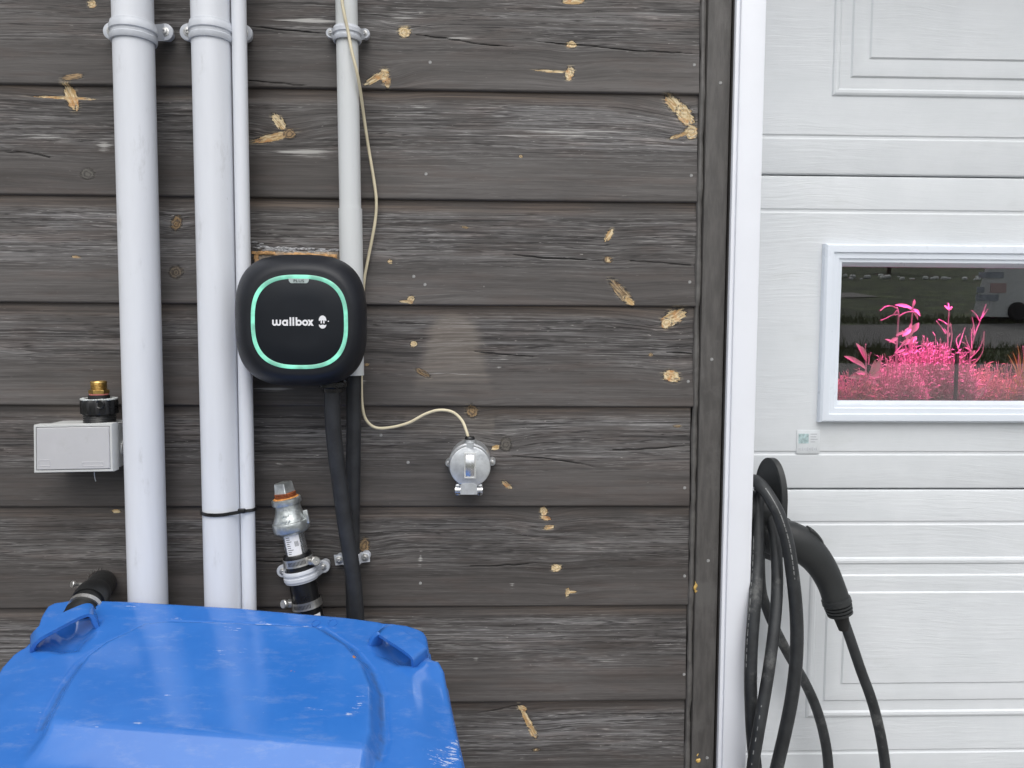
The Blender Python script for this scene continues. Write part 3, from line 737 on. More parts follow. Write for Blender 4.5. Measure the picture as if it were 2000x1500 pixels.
# bare patch above the charger (old cut-out with raw edges and sealant fluff)
pz0, pz1 = U(580, 560, 0).z, U(580, 492, 0).z; px0, px1 = U(499, 510, 0).x, U(663, 510, 0).x
mb = MB().box(((px0 + px1) / 2, -0.0005, (pz0 + pz1) / 2), (px1 - px0, .012, pz1 - pz0), .001)
patch = mb.build('patch_board', M['bare'], wall)
mb = MB()
n = 26
for side in (0, 1):
    for k in range(n):
        t = k / n
        if side == 0:
            c = V(px0 + (px1 - px0) * t, -.0075, pz1 - .0025 - .004 * t + rng.uniform(-.0008, .0008)); mb.box(c, ((px1 - px0) / n * 1.25, .003, .0035 + rng.uniform(0, .002)), .0006)
    if side == 1:
        for k in range(9): mb.box((px0 + .003 + rng.uniform(0, .0015), -.0072, pz1 - .004 - .005 * k), (.006, .0025, .0058), .0008)
        for k in range(4): mb.box((px1 - .002 - rng.uniform(0, .0015), -.0072, pz1 - .012 - .005 * k), (.004, .0025, .0058), .0008)
mb.build('raw_edge', M['bare_edge'], patch)
mb = MB()
for k in range(90):
    t = rng.uniform(0, 1); p = V(px0 - .004 + (px1 - px0 + .006) * t, -.002 - rng.uniform(0, .003), pz1 + .003 - .003 * t + rng.uniform(-.002, .003) + (0.008 * rng.uniform(0, 1) if t < .15 else 0))
    r = rng.uniform(.0012, .0036); bm = bmesh.new(); bmesh.ops.create_icosphere(bm, subdivisions=1, radius=r)
    bm.verts.index_update()
    mb.add([p + V(v.co.x * 1.9, v.co.y, v.co.z * rng.uniform(.5, .9)) for v in bm.verts], [[v.index for v in f.verts] for f in bm.faces]); bm.free()
mb.build('sealant_residue', M['lint'], patch)

# wall above the garage door and eave (outside the frame, keeps the place whole)
hz = 2.22
mb = MB().box((2.2, 0.06, hz + .25), (3.5, .12, .5)); mb.build('lintel_board', M['dark_board'], wall)
mb = MB().box((3.45, 0.06, 1.12), (1.0, .12, 2.24)); mb.build('side_board', M['dark_board'], wall)

# ================================================================== DOOR FRAME + GARAGE DOOR
YD = 0.14
frame = thing('door_frame', (0, 0, 0), 'smooth white vertical door jamb between the dark corner board and garage door', 'door frame')
jx0 = x2 + 0.0008; jx1 = U(1477.5, 750, -.020).x
MB().box(((jx0 + jx1) / 2, (-.020 + .20) / 2, 1.12), (jx1 - jx0, .22, 2.24), .003).build('jamb', M['white_trim'], frame)
MB().box((jx0 + .0018 - .004, -.006, 1.12), (.006, .020, 2.24), .0015).build('edge_trim', M['white_trim'], frame)
MB().box((2.9, .09, 1.12), (.1, .22, 2.24), .003).build('jamb', M['white_trim'], frame)
MB().box(((jx1 + 2.85) / 2, .09, 2.23), (2.85 - jx1, .22, .06), .003).build('head', M['white_trim'], frame)

door = thing('garage_door', (1.6, YD, 0.0), 'white wood-grain garage door with raised panels and a low window', 'garage door')
DX0, DX1 = jx1 - 0.012, 2.86
zj = [U(1700, 343.2, YD).z, U(1700, 955.6, YD).z]
sec = zj[0] - zj[1]
joints = [zj[0] + sec * 1.55, zj[0] + sec, zj[0], zj[1], zj[1] - sec, zj[1] - 2 * sec + .02]
# window pixel rectangle -> world
wx0 = U(1606, 650, YD).x; wz1 = U(1800, 484, YD).z; wz0 = U(1800, 819, YD).z; wx1 = wx0 + 0.52
gz_off = [U(1700, 343.2, YD).z - U(1700, 413, YD).z, U(1700, 268.5, YD).z - U(1700, 343.2, YD).z]

def door_section(z0, z1, hole=None):
    """one folding section: slab with rounded joint edges and two pressed grooves"""
    prof = []   # (z, y)
    def grv(zc): return [(zc - .0038, YD), (zc - .0014, YD + .0014), (zc + .0014, YD + .0014), (zc + .0038, YD)]
    prof += [(z0 + .0012, YD + .03), (z0 + .0012, YD + .003), (z0 + .003, YD + .0006), (z0 + .006, YD)]
    prof += grv(z0 + gz_off[1])
    if hole: prof += [(hole[2], YD), (hole[3], YD)]
    prof += grv(z1 - gz_off[0])
    prof += [(z1 - .006, YD), (z1 - .003, YD + .0006), (z1 - .0012, YD + .003), (z1 - .0012, YD + .03)]
    xb = [DX0, hole[0], hole[1], DX1] if hole else [DX0, DX1]
    vs = []; fs = []
    for z, y in prof:
        for x in xb: vs.append((x, y, z))
    nx = len(xb)
    for i in range(len(prof) - 1):
        for j in range(nx - 1):
            if hole and j == 1 and prof[i][0] >= hole[2] - 1e-6 and prof[i + 1][0] <= hole[3] + 1e-6: continue
            a = i * nx + j; fs.append((a, a + 1, a + nx + 1, a + nx))
    return MB().add(vs, fs)

def nested(rects, ys, cap=True):
    """stepped rectangular moulding from outer to inner rectangle; rect = (x0,x1,z0,z1)"""
    rr = [[V(r[0], y, r[2]), V(r[1], y, r[2]), V(r[1], y, r[3]), V(r[0], y, r[3])] for r, y in zip(rects, ys)]
    return MB().rings(rr, cap0=False, cap1=cap)

def inset(r, d): return (r[0] + d, r[1] - d, r[2] + d, r[3] - d)

def raised_panel(parent, x0, x1, z0, z1):
    r = (x0, x1, z0, z1)
    ds = [0, .002, .005, .009, .012, .0285, .031, .034, .054, .0575, .060]
    hs = [.0, -.0030, -.0044, -.0036, -.0012, -.0012, -.0040, -.0046, -.0016, -.0002, -.0034]
    hs = [.0, -.0032, -.0046, -.0038, -.0010, -.0010, -.0042, -.0048, -.0012, -.0012, -.0040]
    nested([inset(r, d) for d in ds], [YD + h * .78 for h in hs]).build('raised_panel', M['door'], parent, 20)

hole = (wx0 + .02, wx1 - .02, wz0 + .02, wz1 - .02)
secs = []
for k in range(len(joints) - 1):
    z1, z0 = joints[k], joints[k + 1]
    s_ = door_section(z0, z1, hole if k == 2 else None).build('door_section', M['door'], door, 25)
    secs.append(s_)
    MB().box(((DX0 + DX1) / 2, YD + .026, z1), (DX1 - DX0, .012, .01)).build('joint_seal', M['gasket'], door, 0) if k else None
# pressed panels; left edges taken from the photo
pb = (U(1577, 1250, YD).x, U(1700, 1400, YD).z, U(1700, 1088, YD).z)
pt_z0 = U(1700, 189, YD).z; pt_x0 = U(1627, 100, YD).x
pw = 0.52; gap = 0.105
for k in range(4):
    xa = pb[0] + k * (pw + gap)
    if xa + pw < DX1: raised_panel(secs[3], xa, xa + pw, pb[1], pb[2])
    xa = pt_x0 + k * (pw + gap)
    if xa + pw < DX1: raised_panel(secs[1], xa, xa + pw, pt_z0, pt_z0 + (pb[2] - pb[1]))
    xa = wx0 + k * (pw + gap)
    if k and xa + pw < DX1: raised_panel(secs[2], xa, xa + pw, wz0, wz1)
# window
wr = (wx0 - .0045, wx1 + .0045, wz0 - .0045, wz1 + .0045)
sc_ = S(YD)
ds = [0, .0005, .0035, .0060, .0135, .0150, .0230, .0245, .0290, .0300, .0335, .0345]
hy = [0, -.010, -.0135, -.0138, -.0138, -.0110, -.0108, -.0085, -.0080, -.004, .010, .014]
wf = nested([inset(wr, d) for d in ds], [YD + h for h in hy], cap=False).build('window_frame', M['window_frame'], door, 20)
gr = inset(wr, .0333)
MB().box(((gr[0] + gr[1]) / 2, YD + .0135, (gr[2] + gr[3]) / 2), (gr[1] - gr[0] + .006, .003, gr[3] - gr[2] + .006)).build('pane', M['pane'], wf, 0)


# sticker on the door
c0 = U(1556.5, 840, YD - .0012); c1 = U(1600.5, 886, YD - .0012)
stk = thing('sticker', ((c0.x + c1.x) / 2, YD - .0012, (c0.z + c1.z) / 2), 'small faded clear sticker with a tiny picture on the door below the window corner', 'sticker')
MB().box((stk.location.x, YD - .0008, stk.location.z), (c1.x - c0.x, .0012, c0.z - c1.z), .0003).build('film', M['sticker'], stk)
q0 = U(1560, 847, YD - .0016); q1 = U(1579, 866, YD - .0016)
MB().box(((q0.x + q1.x) / 2, YD - .0015, (q0.z + q1.z) / 2), (q1.x - q0.x, .0004, q0.z - q1.z)).build('picture', M['sticker_pic'], stk, 0)
mb = MB()
for k, (a, b_) in enumerate(((1583, 1596), (1583, 1594), (1583, 1597), (1583, 1592))):
    u = U(a, 848 + 5 * k, YD - .0016); w = U(b_, 848 + 5 * k, YD - .0016); mb.box(((u.x + w.x) / 2, YD - .0015, u.z), (w.x - u.x, .0003, .0016))
for k in range(11):
    u = U(1561 + 3.3 * k, 877, YD - .0016); mb.box((u.x, YD - .0015, u.z), (.0016, .0003, .0034 + .0012 * (k % 3)))
mb.build('print', M['sticker_ink'], stk, 0, 'stuff')

# ================================================================== PIPES ON THE WALL
def vpipe(label, top, bot, wpx, Y, mat, zlo, zhi, group=None):
    a = U(top[0], top[1], Y); b_ = U(bot[0], bot[1], Y); r = wpx * S(Y) / 2
    d = (a - b_) / (a.z - b_.z)
    A = a + d * (zhi - a.z); B = b_ + d * (zlo - b_.z)
    t = thing('pipe', (B.x, B.y, B.z), label, 'pipe', group)
    mb = MB(); n = 40; wall_t = .0022
    mb.lathe(B, d, [((A - B).length, r - wall_t), ((A - B).length, r), (0, r), (0, r - wall_t)], n, False, False)
    mb.lathe(B, d, [(0, r - wall_t), (.06, r - wall_t), (.06, 0.0005)], n, False, False)
    mb.build('tube', mat, t, 40)
    return t, a, d, r
Yp = -0.042
p1, a1_, d1_, r1_ = vpipe('thick pale grey plastic pipe farthest left on the dark wall', (261.5, 100), (289, 1150), 72.6, Yp, M['pipe'], 0.25, 2.6, 'grey pipes on the wall')
p2, a2_, d2_, r2_ = vpipe('thick pale grey plastic pipe touching the thin pipe, tied with a black cable tie', (413.5, 100), (436.5, 1150), 71.5, Yp, M['pipe'], 0.25, 2.6, 'grey pipes on the wall')
p3, a3_, d3_, r3_ = vpipe('thin pale grey pipe running tightly along the right side of a thick pipe', (468, 100), (486.5, 1150), 27.4, -.042, M['pipe'], 0.25, 2.6, 'grey pipes on the wall')
p4, a4_, d4_, r4_ = vpipe('weathered grey conduit pipe ending behind the black charger with a thin cable over it', (678.5, 100), (688.5, 640), 41, -.030, M['pipe_old'], U(690, 733, -.03).z, 2.6, 'grey pipes on the wall')
# sleeve joint on the weathered conduit
zc = U(684, 408, -.03).z; ax = a4_ + d4_ * (zc - a4_.z)
MB().lathe(ax, d4_, [(-.125, r4_ - .001), (-.125, r4_ + .0012), (0, r4_ + .0012), (.0, r4_ - .001)], 40, False, False).build('sleeve', M['pipe_old'], p4, 40)
# cable tie round the two touching pipes
tie = thing('cable_tie', tuple(U(440, 1000, -.04)), 'black cable tie looped round the middle and thin grey pipes', 'cable tie')
zt_ = U(440, 1000, -.05).z
cA = a2_ + d2_ * (zt_ - a2_.z); cB = a3_ + d3_ * (zt_ - a3_.z)
loop = []
for k in range(15): a = math.pi / 2 + .25 + (math.pi * 1.05) * k / 14; loop.append(cA + V(math.cos(a), math.sin(a), 0) * (r2_ + .0015))
for k in range(11): a = -math.pi * .42 + (math.pi * .92) * k / 10; loop.append(cB + V(math.cos(a), math.sin(a), 0) * (r3_ + .0015) + V(0, 0, .0022))
loop.append(loop[0]); MB().sweep(loop, [(-.0022, -.0008), (.0022, -.0008), (.0022, .0008), (-.0022, .0008)], [(l - (cA if l.x < cA.x + r2_ else cB)).normalized() for l in loop]).build('strap', M['sleeve'], tie)
hd = U(472, 998, -.075); MB().box(hd, (.009, .006, .006), .001).build('tie_head', M['sleeve'], tie)

def screw(parent, p, d=(0, -1, 0), r=.0048, mat=None):
    p = Vector(p)
    MB().lathe(p, d, [(-.002, r * 1.55), (.0006, r * 1.55), (.0010, r * 1.3), (.0010, r), (.0030, r * .95), (.0036, r * .7), (.0036, r * .42), (.0018, r * .38), (.0018, .0001)], 18).build('screw', mat or M['zinc'], parent)

def clip(name, label, axis, d, r, ears, h=.024, Ye=-.014, group='pipe clips', er=.0112, mat=None, ridges=True):
    mat = mat or M['clamp']; t = thing(name, tuple(axis), label, 'pipe clip', group)
    k = r
    prof = [(-h / 2, k), (-h / 2, k + .0022), (-h * .40, k + .0032), (-h * .22, k + .0032), (-h * .16, k + .0018), (-h * .02, k + .0018), (h * .04, k + .0034), (h * .30, k + .0034), (h * .36, k + .0024), (h / 2, k + .0019), (h / 2, k)]
    MB().lathe(axis, d, prof, 40, False, False).build('strap', mat, t, 40)
    for e in ears:
        c = U(e[0], e[1], Ye); sgn = 1 if c.x > axis.x else -1
        mb = MB(); mb.lathe(c + V(0, -Ye, 0), (0, -1, 0), [(0, er * .72), (-Ye - .006, er * .72), (-Ye - .006, er * .9), (-Ye - .0048, er), (-Ye - .0008, er), (-Ye, er * .9)], 28)
        inner = axis + V(sgn * (r * .93), 0, 0); inner.z = c.z + (axis.z - c.z) * .9
        q = [V(inner.x, inner.y - .004, inner.z + h * .38), V(inner.x, inner.y - .004, inner.z - h * .42), V(c.x, Ye + .0005, c.z - er * .93), V(c.x, Ye + .0005, c.z + er * .93)]
        mb.prism(q, V(0, .0045, 0))
        mb.build('ear', mat, t, 40)
        screw(t, c, r=er * .36)
    return t
def on_axis(a, d, px, py, Y): z = U(px, py, Y).z; return a + d * (z - a.z)
clip('pipe_clip', 'ribbed grey clip with screw ears holding the leftmost thick pipe', on_axis(a1_, d1_, 261, 49, -.07), d1_, r1_ + .0004, [(217, 60), (321, 62)])
clip('pipe_clip', 'ribbed grey clip around the thick pipe beside the thin pipe', on_axis(a2_, d2_, 413, 49, -.07), d2_, r2_, [(367, 62), (476, 64)])
clip('pipe_clip', 'small grey clip holding the weathered conduit and trapping the thin cable', on_axis(a4_, d4_, 678, 60, -.045), d4_, r4_ + .0012, [(646, 64), (712, 65)], h=.018, er=.0068, Ye=-.012)

# ================================================================== THIN IVORY CABLE
cp = [(660, -120, -.052), (667, -10, -.051), (673, 30, -.0505), (680, 62, -.0478), (687, 100, -.0505), (697, 140, -.049), (705, 185, -.036), (711, 230, -.020), (720, 290, -.010), (730, 350, -.007), (735, 392, -.006),
      (733, 430, -.006), (726, 470, -.006), (718, 510, -.006), (711, 550, -.008), (707, 620, -.010), (706, 700, -.010), (706, 760, -.012), (708, 795, -.010), (715, 820, -.008), (733, 835, -.006), (762, 835, -.006),
      (798, 826, -.006), (830, 809, -.006), (858, 801, -.007), (884, 805, -.012), (902, 821, -.022), (911, 842, -.030), (915, 856, -.032)]
tag(MB().tube(smooth([U(x, y, Y) for x, y, Y in cp], 6), .0021, 10).build('cable', M['ivory'], None, 60), 'thin ivory cable wandering down the weathered conduit to the metal socket', 'cable')

# ================================================================== METAL SOCKET
so = thing('wall_socket', tuple(U(918, 910, 0)), 'round cast metal flip lid socket screwed to the boards at end of ivory cable', 'socket')
sc0 = S(-.045)
cb_ = U(917, 906, -.038)
MB().lathe(V(cb_.x, .006, cb_.z), (0, -1, 0), [(0, .0285), (.030, .0285), (.046, .0288), (.048, .0270)], 48).build('back_box', M['alu'], so)
cl = U(918, 911, -.050)
lid_o = MB().lathe(V(cl.x, -.0425, cl.z), (0, -1, 0), [(0, 40.5 * sc0 * .97), (.001, 40.5 * sc0), (.007, 40.5 * sc0), (.0085, 40.5 * sc0 * .975), (.0090, 40.5 * sc0 * .93)], 48).build('flip_lid', M['alu'], so)
q = [U(x, y, -.0518) for x, y in ((905, 944), (899, 948), (899, 966), (932, 966), (932, 948), (926, 944))]
MB().prism(q, V(0, .010, 0)).build('hinge_tongue', M['alu'], lid_o)
q = [U(x, y, -.0522) for x, y in ((911, 873), (911, 868), (918, 866), (925, 868), (925, 878))]
MB().prism(q, V(0, .012, 0)).build('catch', M['alu'], lid_o)
for xa, xb in ((889.5, 899), (932.5, 942)):
    mb = MB(); u = U(xa, 946, -.046); w = U(xb, 968, -.046)
    mb.box(((u.x + w.x) / 2, -.032, (u.z + w.z) / 2), (w.x - u.x, .026, u.z - w.z), .0015)
    mb.lathe(V(u.x - .0004, -.043, w.z + .007), (1, 0, 0), [(0, .006), (w.x - u.x + .0008, .006)], 20)
    mb.build('hinge_ear', M['alu_pol'], so)
MB().lathe(U(936.5, 964.5, -.0485), (0, -1, 0), [(-.002, .0016), (.0012, .0016)], 10).build('hinge_pin', M['hole'], so)
# bright latch plate: frame and hollow
fx0, fx1, fz0, fz1 = U(906.5, 0, -.053).x, U(929.5, 0, -.053).x, U(918, 934.5, -.053).z, U(918, 884.5, -.053).z
fx0 = U(906.5, 910, -.053).x; fx1 = U(929.5, 910, -.053).x
rct = (fx0, fx1, fz0, fz1)
nested([rct, inset(rct, .0004), inset(rct, .0019), inset(rct, .0022)], [-.0512, -.0546, -.0546, -.0535], cap=False).build('latch_frame', M['box_rim'], lid_o, 20)
mb = MB(); rows = []
r_ = inset(rct, .0022)
for k in range(15):
    t = k / 14; z = r_[3] + (r_[2] - r_[3]) * t; y = -.0537 - .0030 * math.sin(math.pi * t)
    rows.append([V(r_[0] + (r_[1] - r_[0]) * j / 4, y + .0004 * abs(j - 2), z) for j in range(5)])
mb.rings(rows, closed=False, cap0=False, cap1=False); mb.build('latch_hollow', M['alu_pol'], lid_o, 60)
for px, py in ((876.5, 905), (961, 903)):
    c = U(px, py, -.012); mb = MB(); mb.lathe(c + V(0, .017, 0), (0, -1, 0), [(0, .0052), (.016, .0052), (.0185, .0042)], 18)
    mb.box(c + V(.006 if px < 918 else -.006, .006, 0), (.012, .012, .009), .001)
    l_ = mb.build('lug', M['alu'], so); screw(so, c - V(0, .001, 0), r=.0020)
nk = U(918, 866, -.034)
MB().lathe(U(917.5, 874, -.034), (0.03, 0, 1), [(-.010, .0085), (0, .0078), (.003, .0080), (.004, .0070), (.0052, .0070), (.006, .0080), (.0108, .0080), (.0112, .0072)], 28).build('neck', M['alu'], so)
MB().lathe(U(917.5, 857.5, -.034), (0.03, 0, 1), [(-.004, .0066), (-.003, .0070), (.0018, .0070), (.0036, .0058), (.0040, .003), (.0040, .0010)], 24).build('gland', M['sleeve'], so)

# ================================================================== EV CHARGER
YC = -.078
ch = thing('ev_charger', tuple(U(589, 626, 0)), 'square rounded black charging box with glowing teal ring and white wordmark', 'charger')
cc = U(589, 626, -.072); ww = 250.5 * S(-.072) / 2; hh = 251.5 * S(-.072) / 2
lv = [(-.026, .74), (-.030, .80), (-.045, .90), (-.058, .965), (-.068, .995), (-.074, 1.0), (-.082, .994), (-.092, .968), (-.101, .925), (-.108, .875), (-.1125, .825), (-.1145, .785), (-.1150, .755)]
# front face centre drifts with the ring's own centre
fc = U(585, 629, -.115)
rr = []
for y, s in lv:
    t = min(1, max(0, (-.074 - y) / .041)); c = V(cc.x + (fc.x - cc.x) * t, y, cc.z + (fc.z - cc.z) * t)
    rr.append(ell(c, V(1, 0, 0), V(0, 0, 1), ww * s, hh * s, 96, 3.05 - .3 * t))
MB().rings(rr, cap0=True, cap1=True).build('body', M['black'], ch, 50)
rw, rh = 186 * S(-.115) / 2, 181.5 * S(-.115) / 2
mb = MB(); N = 128
def sq(w, h, y): return ell(V(fc.x, y, fc.z), V(1, 0, 0), V(0, 0, 1), w, h, N, 2.75)
bw = 7.6 * S(-.115)
mb.rings([sq(rw, rh, -.1146), sq(rw, rh, -.1153), sq(rw - bw * .15, rh - bw * .15, -.1157), sq(rw - bw * .85, rh - bw * .85, -.1157), sq(rw - bw, rh - bw, -.1153), sq(rw - bw, rh - bw, -.1146)], cap0=False, cap1=False)
mb.build('light_ring', M['ring'], ch, 60)
fp = MB().rings([sq(rw - bw, rh - bw, -.1148), sq(rw - bw, rh - bw, -.1154), sq(rw - bw - .0008, rh - bw - .0008, -.1158), sq((rw) * .5, rh * .5, -.1161)], cap0=False, cap1=True).build('faceplate', M['faceplate'], ch, 60)
# badge with lettering
bz = U(583.5, 548.6, -.1165); zp = S(-.1165)
poly = []
W_, H_ = 20.5 * zp, 4.4 * zp
poly = [bz + V(-W_, 0, H_), bz + V(W_, 0, H_)]
for k in range(7):
    a = k / 6 * math.pi / 2; poly.append(bz + V(W_ - (1 - math.cos(a)) * .0035 - .0008, 0, H_ - .0012 - math.sin(a) * (2 * H_ - .0012)))
for k in range(7):
    a = math.pi / 2 - k / 6 * math.pi / 2; poly.append(bz + V(-W_ + (1 - math.cos(a)) * .0035 + .0008, 0, H_ - .0012 - math.sin(a) * (2 * H_ - .0012)))
bdg = MB().prism(poly, V(0, .0012, 0)).build('badge', M['badge'], fp, 30)
def text_obj(name, s, centre, height, mat, parent, bold=0.0, width=None, spacing=1.0):
    cu = D.curves.new(name, 'FONT'); cu.body = s; cu.size = 1.0; cu.offset = bold; cu.extrude = 0.0; cu.space_character = spacing
    cu.align_x = 'CENTER'; cu.align_y = 'CENTER'
    tmp = D.objects.new('tmp', cu); COL.objects.link(tmp)
    dg = bpy.context.evaluated_depsgraph_get(); me = D.meshes.new_from_object(tmp.evaluated_get(dg))
    D.objects.remove(tmp); D.curves.remove(cu)
    xs = [v.co.x for v in me.vertices]; ys = [v.co.y for v in me.vertices]
    cx, cy = (min(xs) + max(xs)) / 2, (min(ys) + max(ys)) / 2
    sy = height / (max(ys) - min(ys)); sx = width / (max(xs) - min(xs)) if width else sy
    mb = MB().add([Vector(centre) + V((v.co.x - cx) * sx, 0, (v.co.y - cy) * sy) for v in me.vertices], [list(p.vertices) for p in me.polygons])
    D.meshes.remove(me)
    return mb.build(name, mat, parent, 0)
text_obj('lettering', 'PLUS', U(583.5, 548.4, -.1174), 5.2 * zp, M['ink'], bdg, 0.012, 20 * zp, 1.15)
# wordmark from rings and bars, each stroke a hair apart in depth
mb = MB(); zz = [0]
def dep():
    zz[0] += 1; return -.11625 - zz[0] * .00003
def stroke(x, y0, y1, w=3.4):
    Y = dep(); a = U(x - w / 2, y0, Y); b_ = U(x + w / 2, y1, Y); mb.prism([V(a.x, Y, a.z), V(b_.x, Y, a.z), V(b_.x, Y, b_.z), V(a.x, Y, b_.z)], V(0, .0005, 0))
def bowl(x, y, ro=5.9, ri=2.5):
    Y = dep(); c = U(x, y, Y); n = 28; o = [c + V(math.cos(2 * math.pi * k / n), 0, math.sin(2 * math.pi * k / n)) * ro * zp for k in range(n)]; i_ = [c + V(math.cos(2 * math.pi * k / n), 0, math.sin(2 * math.pi * k / n)) * ri * zp for k in range(n)]
    mb.rings([[p + V(0, .0004, 0) for p in o], o, i_, [p + V(0, .0004, 0) for p in i_]], cap0=False, cap1=False)
def slant(xa, ya, xb, yb, w=3.4):
    Y = dep(); a = U(xa, ya, Y); b_ = U(xb, yb, Y); hw = w / 2 * zp
    mb.prism([a - V(hw, 0, 0), a + V(hw, 0, 0), b_ + V(hw, 0, 0), b_ - V(hw, 0, 0)], V(0, .0005, 0))
yb_, yt_ = 636.2, 624.4
# w : two rounded cups with three stems
for x in (536.4, 544.0):
    Y = dep(); c = U(x, 631.2, Y); n = 16; o = []; i_ = []
    for k in range(n + 1):
        a = math.pi + math.pi * k / n; o.append(c + V(math.cos(a), 0, math.sin(a)) * 5.0 * zp); i_.append(c + V(math.cos(a), 0, math.sin(a)) * 1.7 * zp)
    mb.rings([o, i_], closed=False, cap0=False, cap1=False)
for x in (533.1, 540.2, 547.4): stroke(x, yt_, 631.3, 3.3)
bowl(556.6, 630.3); stroke(560.9, yt_, yb_)
stroke(567.2, 619.6, yb_, 3.6); stroke(572.9, 619.6, yb_, 3.6)
stroke(579.0, 619.6, yb_, 3.4); bowl(583.6, 630.3); bowl(595.9, 630.3)
slant(602.8, yt_, 610.4, yb_, 4.2); slant(610.2, yt_, 602.8, yb_, 4.2)
mb.build('lettering', M['print_white'], fp, 0)
# emblem: cap with two prongs above, half-moon below, tiny registered dot
mb = MB(); Y = dep(); c = U(630, 625.2, Y)
mb.prism([c + V(math.cos(math.pi * k / 16) * 7.2, 0, math.sin(math.pi * k / 16) * 8.8) * zp for k in range(17)] + [c + V(x, 0, z) * zp for x, z in ((-7.2, -1), (-5.8, -1.9), (-4.6, -.6), (4.6, -.6), (5.8, -1.9), (7.2, -1))], V(0, .0005, 0))
stroke(627.5, 624, 631.6, 2.6); stroke(632.5, 624, 631.6, 2.6)
Y = dep(); c = U(630, 634.4, Y)
mb.prism([c + V(x, 0, z) * zp for x, z in ((-7.2, .6), (-3.6, -.8), (-1.8, .2), (1.8, .2), (3.6, -.8), (7.2, .6))] + [c + V(math.cos(-math.pi * k / 14) * 7.2, 0, math.sin(-math.pi * k / 14) * 7.4 + .2) * zp for k in range(15)], V(0, .0005, 0))
Y = dep(); c = U(641.2, 627.3, Y); mb.prism([c + V(math.cos(k), 0, math.sin(k)) * 1.25 * zp for k in [i * math.pi / 5 for i in range(10)]], V(0, .0004, 0))
mb.build('emblem', M['print_white'], fp, 0)
# cable gland below
g0 = U(650, 742, -.066)
MB().lathe(g0, (0, 0, -1), [(-.012, .016), (0, .0155), (.003, .0185), (.009, .0185), (.011, .0135), (.016, .0130), (.016, .004)], 28).build('cable_gland', M['sleeve'], ch)

# heavy black cable out of the charger, black conduit behind it
cp = [(650, 742, -.066), (649, 775, -.066), (650, 820, -.064), (655, 880, -.060), (663, 940, -.056), (671, 1000, -.054), (680, 1060, -.053), (688, 1110, -.052), (693, 1160, -.051), (697, 1215, -.050), (700, 1290, -.048), (704, 1420, -.045), (704, 1700, -.045)]
n_ = len(smooth([V(0, 0, 0)] * len(cp), 6))
tag(MB().tube(smooth([U(x, y, Y) for x, y, Y in cp], 6), 15.4 * S(-.06), 18).build('cable', M['rubber'], None, 60), 'thick black cable dropping from under the charger and crossing the conduit behind it', 'cable')
cp = [(691, 715, -.024), (691, 800, -.022), (690, 900, -.021), (688.5, 1000, -.020), (688, 1090, -.020), (690, 1180, -.020), (692, 1300, -.02), (694, 1700, -.02)]
tag(MB().tube(smooth([U(x, y, Y) for x, y, Y in cp], 6), 14.2 * S(-.02), 18).build('cable', M['rubber'], None, 60), 'straight black cable coming out of the weathered grey conduit end', 'cable')
sd = thing('saddle_clip', tuple(U(690, 1090, 0)), 'small grey saddle clip behind the crossing black cables', 'pipe clip', 'pipe clips')
cx_ = U(688, 1090, -.020); pts = [U(654, 1094, -.008), U(671, 1092, -.010)]
for k in range(13): a = math.pi + math.pi * k / 12; pts.append(cx_ + V(math.cos(a) * .0118, math.sin(a) * .0135, 0))
pts += [U(704, 1089, -.010), U(722, 1087, -.008)]
MB().sweep(pts, [(-.0075, -.0008), (.0075, -.0008), (.0075, .0008), (-.0075, .0008)], [(V(0, -1, 0) if i < 2 or i > len(pts) - 3 else (p - cx_).normalized()) for i, p in enumerate(pts)]).build('strap', M['clamp'], sd)
for px, py in ((663, 1093), (713, 1088)):
    c = U(px, py, -.009); MB().lathe(c + V(0, .012, 0), (0, -1, 0), [(0, .0066), (.012, .0066), (.0135, .0058)], 22).build('ear', M['clamp'], sd); screw(sd, c - V(0, .001, 0), r=.0036)

# ================================================================== CAPPED WATER PIPE
YW = -.036
A = U(552.5, 942, YW); B = U(604, 1202, YW); ax = (B - A).normalized(); L = (B - A).length; u = L / 265.0   # metres per px along axis
RW = 0.955
wp = thing('water_pipe', tuple(U(610, 1260, YW)), 'leaning galvanised pipe stub with square plug, rusty thread and hose clamps', 'pipe fitting')
def wl(name, prof, mat, n=32, parent=None, angle=40): return MB().lathe(A, ax, [(t * u, r * u * RW) for t, r in prof], n, True, True).build(name, mat, parent or wp, angle)
# square plug
rt = ax.to_track_quat('Z', 'Y').to_matrix() @ Matrix.Rotation(R(28), 3, 'Z')
mb = MB(); ring_ = []
for t, s in ((0, 11.4), (1.2, 13.2), (14, 14.2), (22, 15.2)):
    cs = [rt @ V(x, y, 0) for x, y in ((-s, -s + 1.5), (-s + 1.5, -s), (s - 1.5, -s), (s, -s + 1.5), (s, s - 1.5), (s - 1.5, s), (-s + 1.5, s), (-s, s - 1.5))]
    ring_.append([A + ax * (t * u) + c * (u * .94) for c in cs])
mb.rings(ring_); mb.build('square_plug', M['galv'], wp, 30)
wl('rusty_thread', [(20, 20.5), (22, 21.2), (23.2, 19.6), (24.5, 21.4), (25.8, 19.8), (27.2, 21.6), (28.5, 20.0), (31, 21.5)], M['rust'])
wl('thread_seal', [(28.5, 23.5), (30, 25.3), (32, 25.3), (33, 23)], M['orange_seal'])
wl('reducer', [(30.5, 22), (30.8, 27), (32, 28.6), (41, 29.0), (42.4, 28.2), (43, 25.2), (50, 25.2), (56, 26.2), (62, 28.2), (67, 30.4), (72, 32.4), (75, 33.2), (76, 35.6), (77.5, 36.2), (92, 35.8), (94.5, 34.2), (99, 28), (99.5, 23)], M['galv'], 40)
